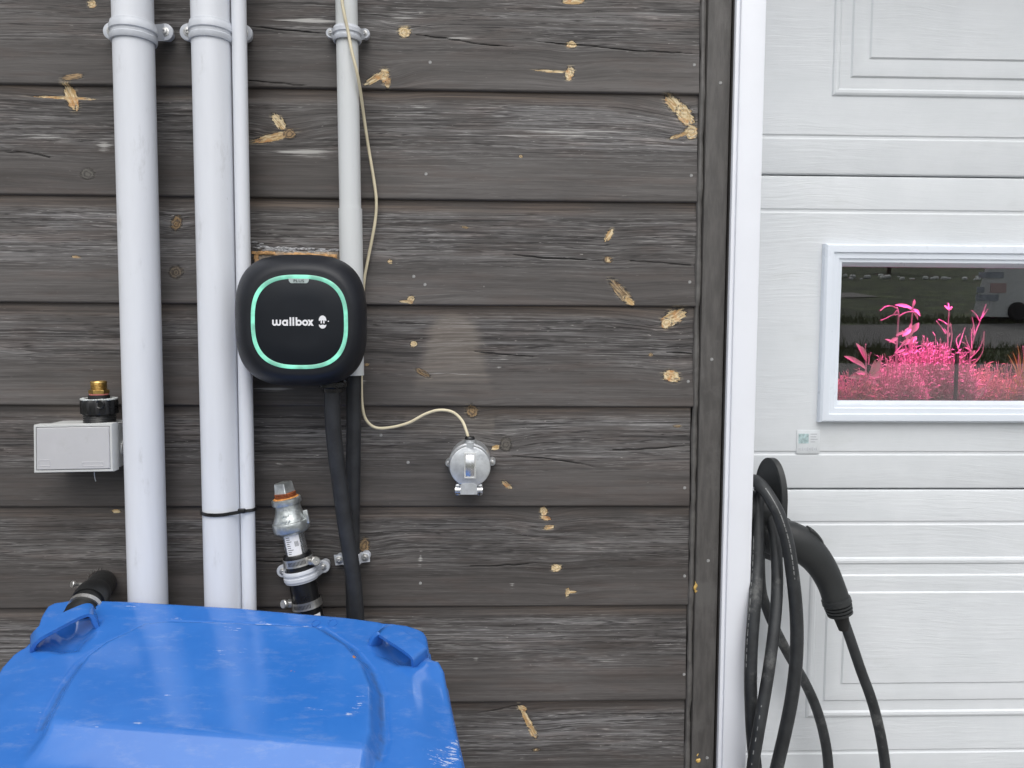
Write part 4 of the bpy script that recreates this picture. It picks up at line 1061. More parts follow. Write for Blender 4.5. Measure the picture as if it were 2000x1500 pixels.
# cast rib and mark on the reducer
side = ax.cross(V(0, -1, 0)).normalized(); frontd = side.cross(ax).normalized()
if frontd.y > 0: frontd = -frontd
mb = MB()
for k, (dx_, t_) in enumerate(((-8, 70), (-5, 72), (-2, 70), (1, 72), (4, 69), (7, 71), (10, 70), (-6, 60), (-2, 61), (2, 60), (6, 61))):
    rr_ = (33.0 if t_ > 65 else 28.6); p = A + ax * (t_ * u) + frontd * (math.sqrt(max(1, rr_ ** 2 - dx_ ** 2)) * u) + side * (dx_ * u)
    mb.tube(smooth([p - ax * .0016 - side * .0006, p + frontd * .0004, p + ax * .0014 + side * .0008], 3), .0005, 6)
mb.build('cast_mark', M['galv'], wp)
mb = MB().box(A + ax * (72 * u) + (V(1, 0, 0) - ax * ax.x).normalized() * (33 * u) + frontd * .004, (.005, .007, .019), .0015, (ax.to_track_quat('Z', 'Y')).to_matrix()); mb.build('cast_rib', M['galv'], wp)
wl('steel_pipe', [(96, 21.8), (146, 21.8)], M['galv_pipe'])
mb = MB(); rr2 = 22.15 * u
def cyl_patch(t0, t1, d0, d1, rad, n=8):
    rows = []
    for t in (t0, t1): rows.append([A + ax * (t * u) + frontd * (math.cos(d0 + (d1 - d0) * k / n) * rad) + side * (math.sin(d0 + (d1 - d0) * k / n) * rad) for k in range(n + 1)])
    return rows
sgn_ = 1 if side.x > 0 else -1
mb.rings(cyl_patch(99, 140, -.55 * sgn_, .72 * sgn_, rr2), closed=False, cap0=False, cap1=False)
lab = mb.build('paper_label', M['print_white'], wp, 60)
mb = MB()
for k in range(9):
    t_ = 103 + 4 * k; w_ = rng.uniform(.2, .42)
    mb.rings(cyl_patch(t_, t_ + 1.1, -.42 * sgn_, (-.42 + w_ * 1.2) * sgn_, rr2 + .00015), closed=False, cap0=False, cap1=False)
for k in range(5): mb.rings(cyl_patch(112, 122, (.26 + .07 * k) * sgn_, (.29 + .07 * k) * sgn_, rr2 + .00015, 2), closed=False, cap0=False, cap1=False)
mb.build('label_print', M['ink'], lab, 0)
wl('rubber_sleeve', [(139, 22), (139.5, 26.0), (141, 27), (150, 27), (180, 27.2), (300, 27.5), (340, 27.5)], M['sleeve'], 40)
def hose_clamp(t0, w, rad, sside, off):
    band = MB().lathe(A + ax * (t0 * u), ax, [(-w / 2 * u, rad * u), (-w / 2 * u, (rad + 1.1) * u), (-w * .3 * u, (rad + .8) * u), (w * .3 * u, (rad + .8) * u), (w / 2 * u, (rad + 1.1) * u), (w / 2 * u, rad * u)], 40, False, False).build('hose_clamp', M['steel'], wp, 40)
    mb = MB()
    for k in range(14):
        ang = (-.62 + 1.15 * k / 13) + off
        p = A + ax * (t0 * u) + frontd * (math.cos(ang) * (rad + .95) * u) + side * (math.sin(ang) * (rad + .95) * u)
        rot = Matrix((side * math.cos(ang) - frontd * math.sin(ang), frontd * math.cos(ang) + side * math.sin(ang), ax)).transposed()
        mb.box(p, (1.0 * u, .5 * u, w * .52 * u), 0, rot)
    mb.build('slot', M['hole'], band, 0)
    q = A + ax * (t0 * u) + V(sside, 0, 0) * ((rad + 5) * u) + frontd * (10 * u) - ax * (2 * u)
    d_ = (frontd * .75 + V(sside * .5, 0, 0) - ax * .15).normalized()
    mb = MB().lathe(q - d_ * .006, d_, [(0, .0048), (.004, .0052), (.0045, .0040), (.010, .0038), (.0105, .0062), (.0140, .0062), (.0150, .0052), (.0150, .0012), (.0140, .001)], 20)
    mb.box(q - V(sside * 4 * u, 0, 0), (.008, .012, w * .8 * u), .0012)
    mb.build('clamp_screw', M['steel'], band, 40)
hose_clamp(154, 15, 27.6, 1, -.1)
hose_clamp(239, 15, 28.0, -1, .15)
MB().rings(cyl_patch(258, 275, .3 * sgn_, 1.1 * sgn_, 28.4 * u), closed=False, cap0=False, cap1=False).build('tape_end', M['print_white'], wp, 60)
# its wall clip
wc = A + ax * (182 * u)
clip('pipe_clip', 'ribbed grey clip bolted across the black rubber sleeve of the leaning pipe', wc, ax, 28.5 * u, [(553, 1116), (631, 1107)], h=.0165, Ye=-.018, er=.0092)

# ================================================================== GREY JUNCTION BOX + HOSE TAIL ABOVE
jb = thing('junction_box', tuple(U(150, 880, 0)), 'pale grey rectangular plastic box with hinged cover low on the left boards', 'junction box')
def rect_at(px0, py0, px1, py1, Y): a = U(px0, py0, Y); b_ = U(px1, py1, Y); return a.x, b_.x, b_.z, a.z
a_ = U(65, 830, -.060); b_ = U(219, 827, -.060); c_ = U(221, 921, -.060); d_ = U(66, 924, -.060)
quad = [a_, b_, c_, d_]
cen = sum(quad, V(0, 0, 0)) / 4
def frame_q(s, y): return [V(cen.x + (p.x - cen.x) * s[0], y, cen.z + (p.z - cen.z) * s[1]) for p in quad]
MB().rings([frame_q((.955, .93), .012), frame_q((.955, .93), -.046), ], cap0=True, cap1=True).build('base', M['box_rim'], jb, 30)
hxx = (.5 * 154 * S(-.06)); k = lambda mmx, y: frame_q((1 - mmx / hxx, 1 - mmx / (.5 * 95 * S(-.06))), y)
cov = MB().rings([frame_q((1, 1), -.044), frame_q((1, 1), -.0585), k(.0008, -.0602), k(.0032, -.0602), k(.0034, -.0590)], cap0=False, cap1=False).build('cover_rim', M['box_rim'], jb, 30)
MB().rings([k(.0034, -.0575), k(.0042, -.0600), k(.0050, -.0606)], cap0=False, cap1=True).build('cover', M['box_grey'], jb, 30)
for (xa, ya, xb, yb2) in ((75, 898, 99, 911), (160, 902, 203, 911)):
    r4 = rect_at(xa, ya, xb, yb2, -.0606)
    nested([r4, inset(r4, .0006), inset(r4, .0012)], [-.0606, -.0610, -.0607], cap=False).build('moulded_frame', M['box_grey'], jb, 20)
c = U(232, 875, -.03); MB().lathe(V(b_.x - .0030, -.024, c.z), (1, 0, 0), [(0, .011), (.0028, .011), (.0032, .009), (.002, .008), (.002, .001)], 26).build('knockout', M['box_rim'], jb)
c = U(240, 887, -.012); MB().lathe(V(b_.x - .004, -.016, c.z), (1, 0, 0), [(0, .0042), (.018, .0042), (.018, .002)], 18).build('brass_stub', M['brass'], jb)
MB().tube(smooth([U(184, 922, -.03), U(185, 932, -.028), U(187, 940, -.03)], 4), .0006, 6).build('drain_wire', M['clamp'], jb)
MB().box(U(186, 829, -.058), (.014, .004, .003), .001).build('latch', M['box_rim'], jb)

Yh = -.034
ht = thing('hose_tail', tuple(U(195, 824, Yh)), 'brass threaded nipple in a black collar nut standing above the grey box', 'pipe fitting')
h0 = U(196, 850, Yh); hu = S(Yh); hax = V(.0, 0, 1)
def hl(name, prof, mat, n=36, par=None): return MB().lathe(h0, hax, [(t * hu, r * hu * .90) for t, r in prof], n).build(name, mat, par or ht, 40)
thr = []
for q_ in range(8): thr += [(14 + q_ * 3.6, 31), (15.6 + q_ * 3.6, 32.4)]
hl('threaded_base', [(-20, 31)] + thr + [(43, 31)], M['sleeve'])
mb = MB(); nn = 72; rings_ = []
for t_, r_0, rv in ((42, 33.5, 0), (42.5, 35.2, .5), (44, 35.8, .9), (66, 35.8, .9), (69, 34.6, .5), (70.5, 33, 0), (70.5, 20, 0)):
    rings_.append([h0 + hax * (t_ * hu) + V(math.cos(2 * math.pi * j / nn), math.sin(2 * math.pi * j / nn), 0) * ((r_0 + rv * (1 if (j // 3) % 2 else -1)) * hu * .90) for j in range(nn)])
mb.rings(rings_); nut = mb.build('collar_nut', M['sleeve'], ht, 30)
c = U(195, 790, Yh - .0216); MB().lathe(c + V(0, .002, 0), (0, -1, 0), [(0, .0058), (.0022, .0058), (.0026, .0052), (.0018, .0042), (.0018, .001)], 22).build('moulded_boss', M['sleeve'], nut)
mb = MB()
for q_ in range(40):
    a = 2 * math.pi * q_ / 40; mb.box(h0 + hax * (71 * hu) + V(math.cos(a), math.sin(a), 0) * ((33.4 + rng.uniform(-.6, .6)) * hu * .90), (.0036, .0032, .0012 + rng.uniform(0, .0014)), .0004, Matrix.Rotation(a, 3, 'Z'))
mb.build('sealing_paste', M['paste'], ht)
hl('inner_sleeve', [(70, 22), (78, 21), (79, 18)], M['sleeve'])
hl('sealing_ring', [(78.5, 17), (78.5, 19), (81, 19), (81, 17)], M['pink'])
mb = MB(); rings_ = []
for t_, r_0 in ((81, 18.6), (81.5, 20.2), (87, 20.2), (88.5, 18)):
    rings_.append([h0 + hax * (t_ * hu) + V(math.cos(math.pi / 3 * j + .4), math.sin(math.pi / 3 * j + .4), 0) * (r_0 * hu * .90) for j in range(6)])
mb.rings(rings_); mb.build('hex_flange', M['brass'], ht, 20)
thr = []
for q_ in range(5): thr += [(89 + q_ * 2.8, 15.2), (90.4 + q_ * 2.8, 16.6)]
hl('brass_thread', [(88, 16)] + thr + [(103, 16.2), (105, 15.2), (105.2, 12.4), (97, 11.8), (97, .5)], M['brass'])

# ================================================================== BLACK DRAIN ELBOW
dr = thing('drain_pipe', tuple(U(195, 1138, 0)), 'stubby black drain pipe poking out of the boards behind the blue lid', 'pipe')
pp = [U(200, 1138, .03), U(199, 1140, -.012), U(190, 1152, -.050), U(172, 1176, -.088), U(150, 1216, -.118)]
sp = smooth(pp, 6)
MB().tube(sp, [.0180] * len(sp), 28).build('tube', M['sleeve_dark'], dr, 50)
i0 = 14; rim = MB().tube(sp[i0:i0 + 5], [.0204, .0215, .0215, .0215, .0204], 28); rim.build('collar', M['sleeve_dark'], dr, 50)
MB().tube(sp[i0 + 5:i0 + 7], [.0205, .0205], 28).build('band', M['steel'], dr, 50)
MB().tube(sp[i0 + 7:], [.0202] * len(sp[i0 + 7:]), 28).build('coupling', M['sleeve_dark'], dr, 50)
q_ = U(147, 1141, -.03); mb = MB().lathe(q_, (-.6, -.7, .3), [(-.012, .003), (0, .003), (.001, .0048), (.004, .0048), (.005, .004)], 14); mb.box(q_ + V(.008, .004, -.004), (.014, .006, .01), .001); mb.build('clamp_screw', M['steel'], dr)
# broken edge round its hole
mb = MB(); hc = U(199, 1138, .004)
for k in range(40):
    a = 2 * math.pi * k / 40 + rng.uniform(-.05, .05); r0_ = .0186 + rng.uniform(0, .001); r1x = r0_ + rng.uniform(.001, .006)
    da = .05
    mb.prism([hc + V(math.cos(a - da), 0, math.sin(a - da)) * r0_ + V(0, -.003, 0), hc + V(math.cos(a + da), 0, math.sin(a + da)) * r0_ + V(0, -.003, 0), hc + V(math.cos(a), 0, math.sin(a)) * r1x + V(0, -.001, 0)], V(0, .006, 0))
mb.build('splintered_edge', M['dark_board'], wall, 0)

# ================================================================== BLUE WHEELIE BIN
BL = U(134, 1172, -.092); BR = U(816, 1228, -.122)
e1 = (BR - BL).normalized()
e2 = V(0, -1, -.27); e2 = (e2 - e1 * e2.dot(e1)).normalized()
nrm = e1.cross(e2).normalized()
if nrm.z < 0: nrm = -nrm
def lab_(px, py, lift=0.0):
    p = UP(px, py, BL + nrm * lift, nrm) - BL
    return p.dot(e1), p.dot(e2)
def lpt(a, b, h=0.0): return BL + e1 * a + e2 * b + nrm * h
left_px = [(134, 1172), (105, 1176), (91, 1183), (80, 1200), (72, 1221), (64, 1238), (44, 1254), (36, 1257), (22, 1266), (0, 1290), (-45, 1365), (-80, 1450), (-112, 1560)]
right_px = [(816, 1228), (828, 1234), (834, 1243), (837, 1262), (840, 1283), (858, 1287), (868, 1302), (883, 1370), (898, 1437), (910, 1499), (925, 1590)]
Lab = [lab_(*p) for p in left_px]; Rab = [lab_(*p) for p in right_px]
def mono(l):
    out = [l[0]]
    for p in l[1:]: out.append((p[0], max(p[1], out[-1][1] + 1e-4)))
    return out
Lab, Rab = mono(Lab), mono(Rab)
BMAX = 0.50
Lab.append((Lab[-1][0] - .012, BMAX)); Rab.append((Rab[-1][0] + .008, BMAX))
aL = lambda b: np.interp(b, [p[1] for p in Lab], [p[0] for p in Lab])
aR = lambda b: np.interp(b, [p[1] for p in Rab], [p[0] for p in Rab])
dome_px = [(283, 1232), (330, 1228), (450, 1232), (624, 1241), (688, 1276), (722, 1312), (741, 1360), (744, 1448)]
dome_l = [(268, 1238), (200, 1270), (160, 1300), (128, 1345), (98, 1400), (76, 1446)]
DP = [lab_(*p) for p in dome_px]; DL = [lab_(*p) for p in dome_l]
bf = lab_(400, 1447)[1] + .006
DPr = DP + [(DP[-1][0] + .004, BMAX + .1)]; DLr = list(reversed(DL)); DLr = [(DLr[0][0] - .006, BMAX + .1)] + DLr
dome_poly = np.array(DPr + DLr)
front_end = bf + .046
def poly_sd(A, B, poly):
    """signed distance (positive inside) to polygon in lid coordinates"""
    d = np.full(A.shape, 1e9); ins = np.zeros(A.shape, bool); n = len(poly)
    for i in range(n):
        p = poly[i]; q = poly[(i + 1) % n]; e = q - p; w0 = A - p[0]; w1 = B - p[1]
        t = np.clip((w0 * e[0] + w1 * e[1]) / (e @ e), 0, 1); d = np.minimum(d, np.hypot(w0 - t * e[0], w1 - t * e[1]))
        cnd = ((p[1] > B) != (q[1] > B)); xi = p[0] + (B - p[1]) * e[0] / (e[1] if abs(e[1]) > 1e-9 else 1e-9)
        ins ^= cnd & (A < xi)
    return np.where(ins, d, -d)
def ssn(x, lo, hi): t = np.clip((x - lo) / (hi - lo), 0, 1); return t * t * (3 - 2 * t)
rcL = np.array([lab_(*p) for p in ((75, 1262), (120, 1272), (152, 1268), (176, 1242), (190, 1216), (150, 1200), (100, 1225))])
rcR = np.array([lab_(*p) for p in ((725, 1252), (740, 1280), (775, 1296), (812, 1296), (820, 1270), (780, 1240), (745, 1226))])
nb, na = 230, 260
bs = np.concatenate([np.linspace(0, .20, 150)[:-1], np.linspace(.20, BMAX, nb - 149)])
ss = np.linspace(0, 1, na)
Bm = np.repeat(bs[:, None], na, 1); Am = aL(Bm) + (aR(Bm) - aL(Bm)) * ss[None, :]
outline = np.array(Lab[::-1] + Rab)
sdo = poly_sd(Am, Bm, outline)
sside = np.minimum(Am - aL(Bm), aR(Bm) - Am)
bk = [lab_(*p) for p in ((134, 1171), (150, 1169), (250, 1172), (475, 1185), (500, 1188), (675, 1203), (750, 1213), (795, 1219), (816, 1226))]
b0 = np.interp(Am, [p[0] for p in bk], [p[1] for p in bk])
Bd = Bm + b0 * np.clip(1 - Bm / .10, 0, 1) ** 2
sdd = poly_sd(Am, Bm, dome_poly)
Hd = .017 * np.minimum(ssn(sdd, -.003, .013), 1.0)
fr = np.clip((front_end - Bm) / .046, 0, 1)
fr = np.where(Bm < bf - .006, 1.0, np.minimum(1.0, fr ** 1.05))
lip = .0016 * np.exp(-((sdd + .006) / .0028) ** 2) * -1
Hh = Hd * 1.0 * fr + lip * (Bm < bf)
Hh -= .015 * np.maximum(ssn(poly_sd(Am, Bm, rcL), -.008, .020), ssn(poly_sd(Am, Bm, rcR), -.008, .020))
# sides roll gently downwards, edge rounds over
Hh -= .008 * (1 - ssn(sside, 0, .05)) * ssn(Bm, .03, .10) + .0045 * (1 - np.sqrt(np.clip(1 - (1 - np.clip(sdo / .006, 0, 1)) ** 2, 0, 1)))
# front of the lid turns down
Hh -= .10 * np.clip((Bm - (BMAX - .09)) / .09, 0, 1) ** 2 + .22 * np.clip(Bm - front_end, 0, 1) ** 1.5
def lab_list(l): return [lab_(*p) for p in l]
base_c = lpt(.24, .25); bin_loc = V(base_c.x, base_c.y, 0)
wb = thing('wheelie_bin', tuple(bin_loc), 'scuffed bright blue wheelie bin with moulded lid under the pipes', 'bin')
pts = np.stack([Am, Bd, Hh], -1).reshape(-1, 3)
vs = [lpt(*p) for p in pts]
idx = np.arange(nb * na).reshape(len(bs), na) if len(bs) == nb else np.arange(len(bs) * na).reshape(len(bs), na)
fs = [(int(idx[i, j]), int(idx[i, j + 1]), int(idx[i + 1, j + 1]), int(idx[i + 1, j])) for i in range(len(bs) - 1) for j in range(na - 1)]
border = [int(k) for k in idx[0, :]] + [int(k) for k in idx[1:, -1]] + [int(k) for k in idx[-1, -2::-1]] + [int(k) for k in idx[-2:0:-1, 0]]
cen2 = lpt(.24, .25)
nB = len(border); base_n = len(vs)
for dz, off in ((.004, .0006), (.026, .001), (.0275, .006), (.034, .0065), (.035, .003)):
    for k in border:
        p = vs[k]; o_ = p - cen2; o_ = (o_ - nrm * o_.dot(nrm)).normalized()
        vs.append(p - nrm * dz + o_ * off)
prev = border
for l_ in range(5):
    cur = [base_n + l_ * nB + k for k in range(nB)]
    for k in range(nB): fs.append((prev[k], prev[(k + 1) % nB], cur[(k + 1) % nB], cur[k]))
    prev = cur
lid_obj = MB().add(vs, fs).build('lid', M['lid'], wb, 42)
# scuff and rust fields on the lid, plus shade painted along the dome crease
nV = len(lid_obj.data.vertices)
AA = np.zeros(nV); BB = np.full(nV, 9.0); AA[:pts.shape[0]] = pts[:, 0]; BB[:pts.shape[0]] = pts[:, 1]
def spots(lst):
    o = np.zeros(nV)
    for px, py, a, b_, w in lst:
        c = lab_(px, py); sx = a * S(-.2); sy = b_ * S(-.2) * 1.7
        o = np.maximum(o, w * np.clip(1.3 - np.hypot((AA - c[0]) / sx, (BB - c[1]) / sy), 0, 1))
    return o
sf = spots([(885, 1470, 16, 26, 1.0), (868, 1480, 28, 14, .85), (893, 1450, 8, 20, .8), (862, 1462, 22, 5, .7), (700, 1405, 10, 22, .75), (690, 1420, 18, 4, .7), (450, 1248, 24, 8, .7), (430, 1298, 14, 6, .75), (475, 1292, 10, 5, .5),
            (610, 1408, 22, 3, .7), (275, 1435, 16, 3, .6), (190, 1438, 8, 3, .7), (78, 1392, 4, 3, .9), (520, 1218, 40, 5, .55), (260, 1186, 30, 5, .5), (345, 1208, 28, 5, .5), (330, 1382, 14, 3, .6), (540, 1255, 6, 5, .6),
            (875, 1315, 6, 8, .6), (890, 1400, 5, 16, .6), (60, 1430, 26, 3, .4), (600, 1225, 50, 5, .55), (150, 1430, 20, 4, .35)])
rf = spots([(692, 1305, 5, 5, 1.0), (572, 1335, 9, 3, .6), (694, 1300, 3, 3, .9)])
crease_f = np.zeros(nV); crease_f[:pts.shape[0]] = (np.exp(-((sdd + .001) / .0035) ** 2) * (Bm < bf)).ravel()
for nme, a in (('scuff', sf), ('rust', rf), ('crease_shade', crease_f)):
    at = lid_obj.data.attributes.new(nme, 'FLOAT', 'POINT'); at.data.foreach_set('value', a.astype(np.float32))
# moulded marks on the rear flange
def lid_h(px, py, lift): a, b = lab_(px, py); return lpt(a, b, lift)
mb = MB(); c = lab_(617, 1217); n = 24
for r0_ in (.0058,):
    rr = []
    for k in range(n): an = 2 * math.pi * k / n; rr.append((math.cos(an), math.sin(an)))
    mb.rings([[lpt(c[0] + x * q, c[1] + y * q * 1.3, h) for x, y in rr] for q, h in ((r0_, -.002), (r0_ - .0004, .0007), (r0_ - .0016, .0007), (r0_ - .002, -.002))], cap0=False, cap1=False)
c = lab_(650, 1217)
hx = [(math.cos(math.pi / 3 * k), math.sin(math.pi / 3 * k)) for k in range(6)]
mb.rings([[lpt(c[0] + x * q, c[1] + y * q * 1.3, h) for x, y in hx] for q, h in ((.0068, -.002), (.0064, .0007), (.0054, .0007), (.005, -.002))], cap0=False, cap1=False)
mb.build('moulded_mark', M['lid'], wb, 40)
# handles: flat straps arching over the corner recesses
def strap_handle(path, w, th, mat=M['lid']):
    P = []; up = []
    for px, py, lift in path: P.append(UP(px, py, BL + nrm * lift, nrm))
    P = smooth(P, 6)
    sec = [(-w / 2, 0), (-w / 2, th * .7), (-w / 2 + .002, th), (w / 2 - .002, th), (w / 2, th * .7), (w / 2, 0)]
    return P, sec
def handle(path, w, th, across):
    P, sec = strap_handle(path, w, th)
    ups = []
    for i in range(len(P)):
        t = (P[min(i + 1, len(P) - 1)] - P[max(i - 1, 0)]).normalized(); u_ = across.cross(t).normalized()
        if u_.dot(nrm) < -0.2: u_ = -u_
        ups.append(u_)
    # keep normals continuous
    for i in range(1, len(ups)):
        if ups[i].dot(ups[i - 1]) < 0: ups[i] = -ups[i]
    return MB().sweep(P, sec, ups).build('handle', M['lid'], wb, 45)
acrossL = (e2 * .45 + e1 * -.9).normalized()
handle([(60, 1264, -.006), (60, 1253, .004), (74, 1237, .014), (104, 1219, .017), (140, 1200, .018), (168, 1189, .019), (182, 1192, .015), (189, 1207, .004), (196, 1220, -.006)], .024, .006, (e2 * .35 - e1 * .3).normalized().cross(nrm).cross(nrm) if False else (e1 * -.55 - e2 * .83).normalized())
handle([(729, 1258, -.006), (733, 1247, .002), (741, 1233, .012), (752, 1229, .016), (775, 1243, .017), (800, 1259, .017), (818, 1274, .014), (822, 1288, .004), (822, 1298, -.006)], .024, .006, (e1 * .55 - e2 * .83).normalized())
# body, axle, wheels (mostly below the frame)
mb = MB(); rings_ = []
for t in (0, .02, .1, 1.0):
    s = 1 - .18 * t; ctr = cen2 - nrm * .03; ctr.z = ctr.z * (1 - t) + .06 * t; rr = []
    for sx, sy in ((-1, -1), (1, -1), (1, 1), (-1, 1)):
        for kk in range(6):
            aa = {(-1, -1): math.pi, (1, -1): 1.5 * math.pi, (1, 1): 0, (-1, 1): .5 * math.pi}[(sx, sy)] + math.pi / 2 * kk / 5
            rr.append(ctr + (e1 * (sx * .165 + math.cos(aa) * .05) + V(e2.x, e2.y, e2.z * (1 - t)) * (sy * .165 + math.sin(aa) * .05)) * s)
    rings_.append(rr)
mb.rings(rings_); mb.build('body', M['lid'], wb, 40)
for sx in (-1, 1):
    c = V(bin_loc.x + sx * .2, BL.y - .05, .1); w_ = MB().lathe(c - V(.02, 0, 0), (1, 0, 0), [(0, .06), (0, .095), (.006, .1), (.034, .1), (.04, .095), (.04, .06)], 28).build('wheel', M['tyre'], wb)
MB().lathe(V(bin_loc.x - .21, BL.y - .05, .1), (1, 0, 0), [(0, .01), (.42, .01)], 12).build('axle', M['steel'], wb)

# ================================================================== CABLE HOLDER AND CHARGING CABLE
hd_ = thing('cable_holder', tuple(U(1490, 1000, .06)), 'black hook with tall curved tongue fixed inside the white jamb', 'cable hook')
# tongue: curved upright flange at the end of a hub that sticks out of the jamb
rr = []
tx = U(1505, 960, .035)
def tongue(xo, sc):
    out = []
    for k in range(25):
        a = math.pi * k / 24; yy = math.cos(a) * .031 * sc; z_ = math.sin(a) * .060 * sc
        out.append(V(tx.x + xo + 0.010 * (yy / .031), tx.y - yy, U(1507, 972, .035).z + z_))
    out += [V(tx.x + xo - .010, tx.y + .030 * sc, tx.z - .055), V(tx.x + xo + .010, tx.y - .030 * sc, tx.z - .045)]
    return out
rr = [tongue(-.0040, .86), tongue(-.0040, .90), tongue(-.0048, .96), tongue(-.004, 1.0), tongue(.004, 1.0), tongue(.0045, .95)]
MB().rings(rr).build('tongue', M['gun'], hd_, 40)
MB().lathe(V(jx1 - .001, tx.y, tx.z - .028), (1, 0, 0), [(0, .040), (.004, .040), (.006, .030), (tx.x - jx1 + .001, .028)], 36).build('hub', M['gun'], hd_)
q_ = U(1503, 1060, .075)
MB().lathe(V(q_.x - .014, q_.y + .01, q_.z + .016), (.88, -.05, -.35), [(0, .030), (.002, .034), (.024, .036), (.036, .036), (.036, .031), (.01, .03), (.01, .001)], 32).build('holster', M['gun'], hd_)

ev = thing('charging_cable', tuple(U(1520, 1200, .06)), 'coiled scuffed black charging cable with pistol grip connector hanging from the hook', 'charging cable')
CA = [(1500, 955, .050), (1487, 962, .030), (1481, 985, .016), (1480.5, 1020, .008), (1480.5, 1060, .000), (1478.5, 1110, -.010), (1474, 1180, -.030), (1468.5, 1250, -.040), (1466, 1320, -.044), (1467, 1380, -.046), (1470, 1440, -.048), (1478, 1520, -.04), (1492, 1620, -.02), (1520, 1710, .0), (1560, 1740, .02), (1590, 1690, .04)]
CC = [(1466, 938, .040), (1477, 940, .018), (1491, 954, -.004), (1507, 978, -.018), (1523, 1010, -.026), (1538, 1060, -.032), (1547, 1116, -.036), (1554, 1180, -.038), (1556.5, 1244, -.040), (1553.5, 1308, -.042), (1545, 1372, -.042), (1532, 1436, -.04), (1517, 1500, -.04), (1500, 1580, -.04), (1488, 1660, -.04), (1500, 1740, -.02)]
CB = [(1494, 955, .045), (1500, 985, .022), (1510, 1030, .008), (1516, 1080, -.004), (1518, 1130, -.016), (1516, 1185, -.030), (1510, 1244, -.044), (1501.5, 1308, -.056), (1491, 1372, -.066), (1480, 1436, -.072), (1470, 1500, -.074), (1462, 1600, -.07), (1470, 1720, -.06), (1500, 1780, -.04)]
CD = [(1486, 1000, .095), (1484, 1080, .098), (1487, 1150, .100), (1499, 1192, .100), (1516, 1232, .098), (1541, 1280, .096), (1571, 1331, .092), (1595, 1385, .088), (1611, 1444, .086), (1618, 1500, .085), (1622, 1600, .08), (1612, 1720, .07), (1640, 1800, .06), (1690, 1790, .05), (1730, 1700, .045), (1737, 1600, .042)]
CE = [(1641, 1194, .045), (1648, 1212, .044), (1664, 1258, .042), (1682, 1311, .040), (1702, 1366, .040), (1717, 1423, .040), (1727, 1480, .040), (1733, 1540, .041), (1737, 1600, .042)]
mb = MB()
for pts_, w_ in ((CA, 24.8), (CB, 23.6), (CC, 26.0), (CD, 20.4), (CE, 20.8)):
    Ym = sum(p[2] for p in pts_) / len(pts_)
    mb.tube(smooth([U(*p) for p in pts_], 6), w_ * S(Ym) / 2, 18)
# bridge between lower ends
mb.tube(smooth([U(*CA[-1]), U(1596, 1640, .03), U(1560, 1600, .0), U(1530, 1640, -.02), U(*CC[-1])], 6), .0095, 12)
mb.build('coil', M['cable_worn'], ev, 60)
# printed dashes along two of the runs
mb = MB()
def dashes(pts_, w_, off, t0, t1, n):
    P = smooth([U(*p) for p in pts_], 12)
    for k in range(n):
        i = int(len(P) * (t0 + (t1 - t0) * k / n)); p = P[i]; q = P[i + 1]; tan = (q - p).normalized()
        toc = (CAM - p).normalized(); sd = tan.cross(toc).normalized(); toc = sd.cross(tan).normalized()
        r_ = w_ * S(pts_[len(pts_) // 2][2]) / 2; ang = off
        c = p + (toc * math.cos(ang) + sd * math.sin(ang)) * (r_ + .00005)
        nn_ = (toc * math.cos(ang) + sd * math.sin(ang)); bb = tan.cross(nn_)
        rot = Matrix((tan, bb, nn_)).transposed()
        mb.box(c, ((0.0052 if k % 5 else .0025), .0013, .0003), 0, rot)
dashes(CC, 27.2, -.25, .16, .42, 26); dashes(CA, 26, .75, .25, .52, 30); dashes(CA, 26, -.75, .25, .52, 0); dashes(CB, 24.6, .2, .62, .86, 9)
mb.build('print', kind='stuff', mat=pm('grey_cable_print', (0.20, 0.205, 0.205), 0.6, var=.4, vs=200), parent=ev, angle=0)

# connector: pistol grip with collar and release button
gp = [(1497, 1046, .064, 66), (1515, 1050, .060, 72), (1538, 1053, .056, 75), (1562, 1063, .053, 72), (1586, 1083, .050, 64), (1607, 1110, .048, 57), (1622, 1140, .047, 52.5), (1631, 1165, .046, 52), (1635.5, 1180, .0455, 52)]
P = [U(a, b_, c_) for a, b_, c_, w_ in gp]; Wd = [w_ * S(c_) / 2 for a, b_, c_, w_ in gp]
Ps = smooth(P, 6); Ws = [v.x for v in smooth([V(w_, 0, 0) for w_ in Wd], 6)]
rr = []
for i, p in enumerate(Ps):
    t = (Ps[min(i + 1, len(Ps) - 1)] - Ps[max(i - 1, 0)]).normalized(); toc = V(0, -1, 0); toc = (toc - t * toc.dot(t)).normalized(); sd = t.cross(toc)
    rr.append(ell(p, sd, toc, Ws[i], Ws[i] * .86, 32, 2.35))
# rounded butt end step
MB().rings(rr).build('grip', M['gun'], ev, 50)
t = (Ps[-1] - Ps[-4]).normalized(); e_ = Ps[-1]; us = S(.046)
skew = t
MB().lathe(e_ - t * .010, t, [(0, 25 * us), (.001, 28.4 * us), (.0085, 28.8 * us), (.010, 27.2 * us), (.0102, 24.6 * us)], 32).build('collar', M['gun'], ev)
mb = MB()
for k, (h0_, h1_, r_) in enumerate(((.0115, .0150, 27.3), (.0168, .0205, 26.4), (.0222, .0262, 25.2))):
    mb.lathe(e_ - t * .010, t, [(h0_ - .0002, 20 * us), (h0_, r_ * us), (h1_ - .0006, r_ * us), (h1_, (r_ - .8) * us), (h1_ + .0002, 20 * us)], 32)
mb.build('strain_relief_ring', M['gun'], ev)
MB().lathe(e_ - t * .010, t, [(.009, 23 * us), (.027, 22 * us), (.029, 15 * us), (.05, 11.5 * us)], 28).build('strain_relief', M['hole'], ev)
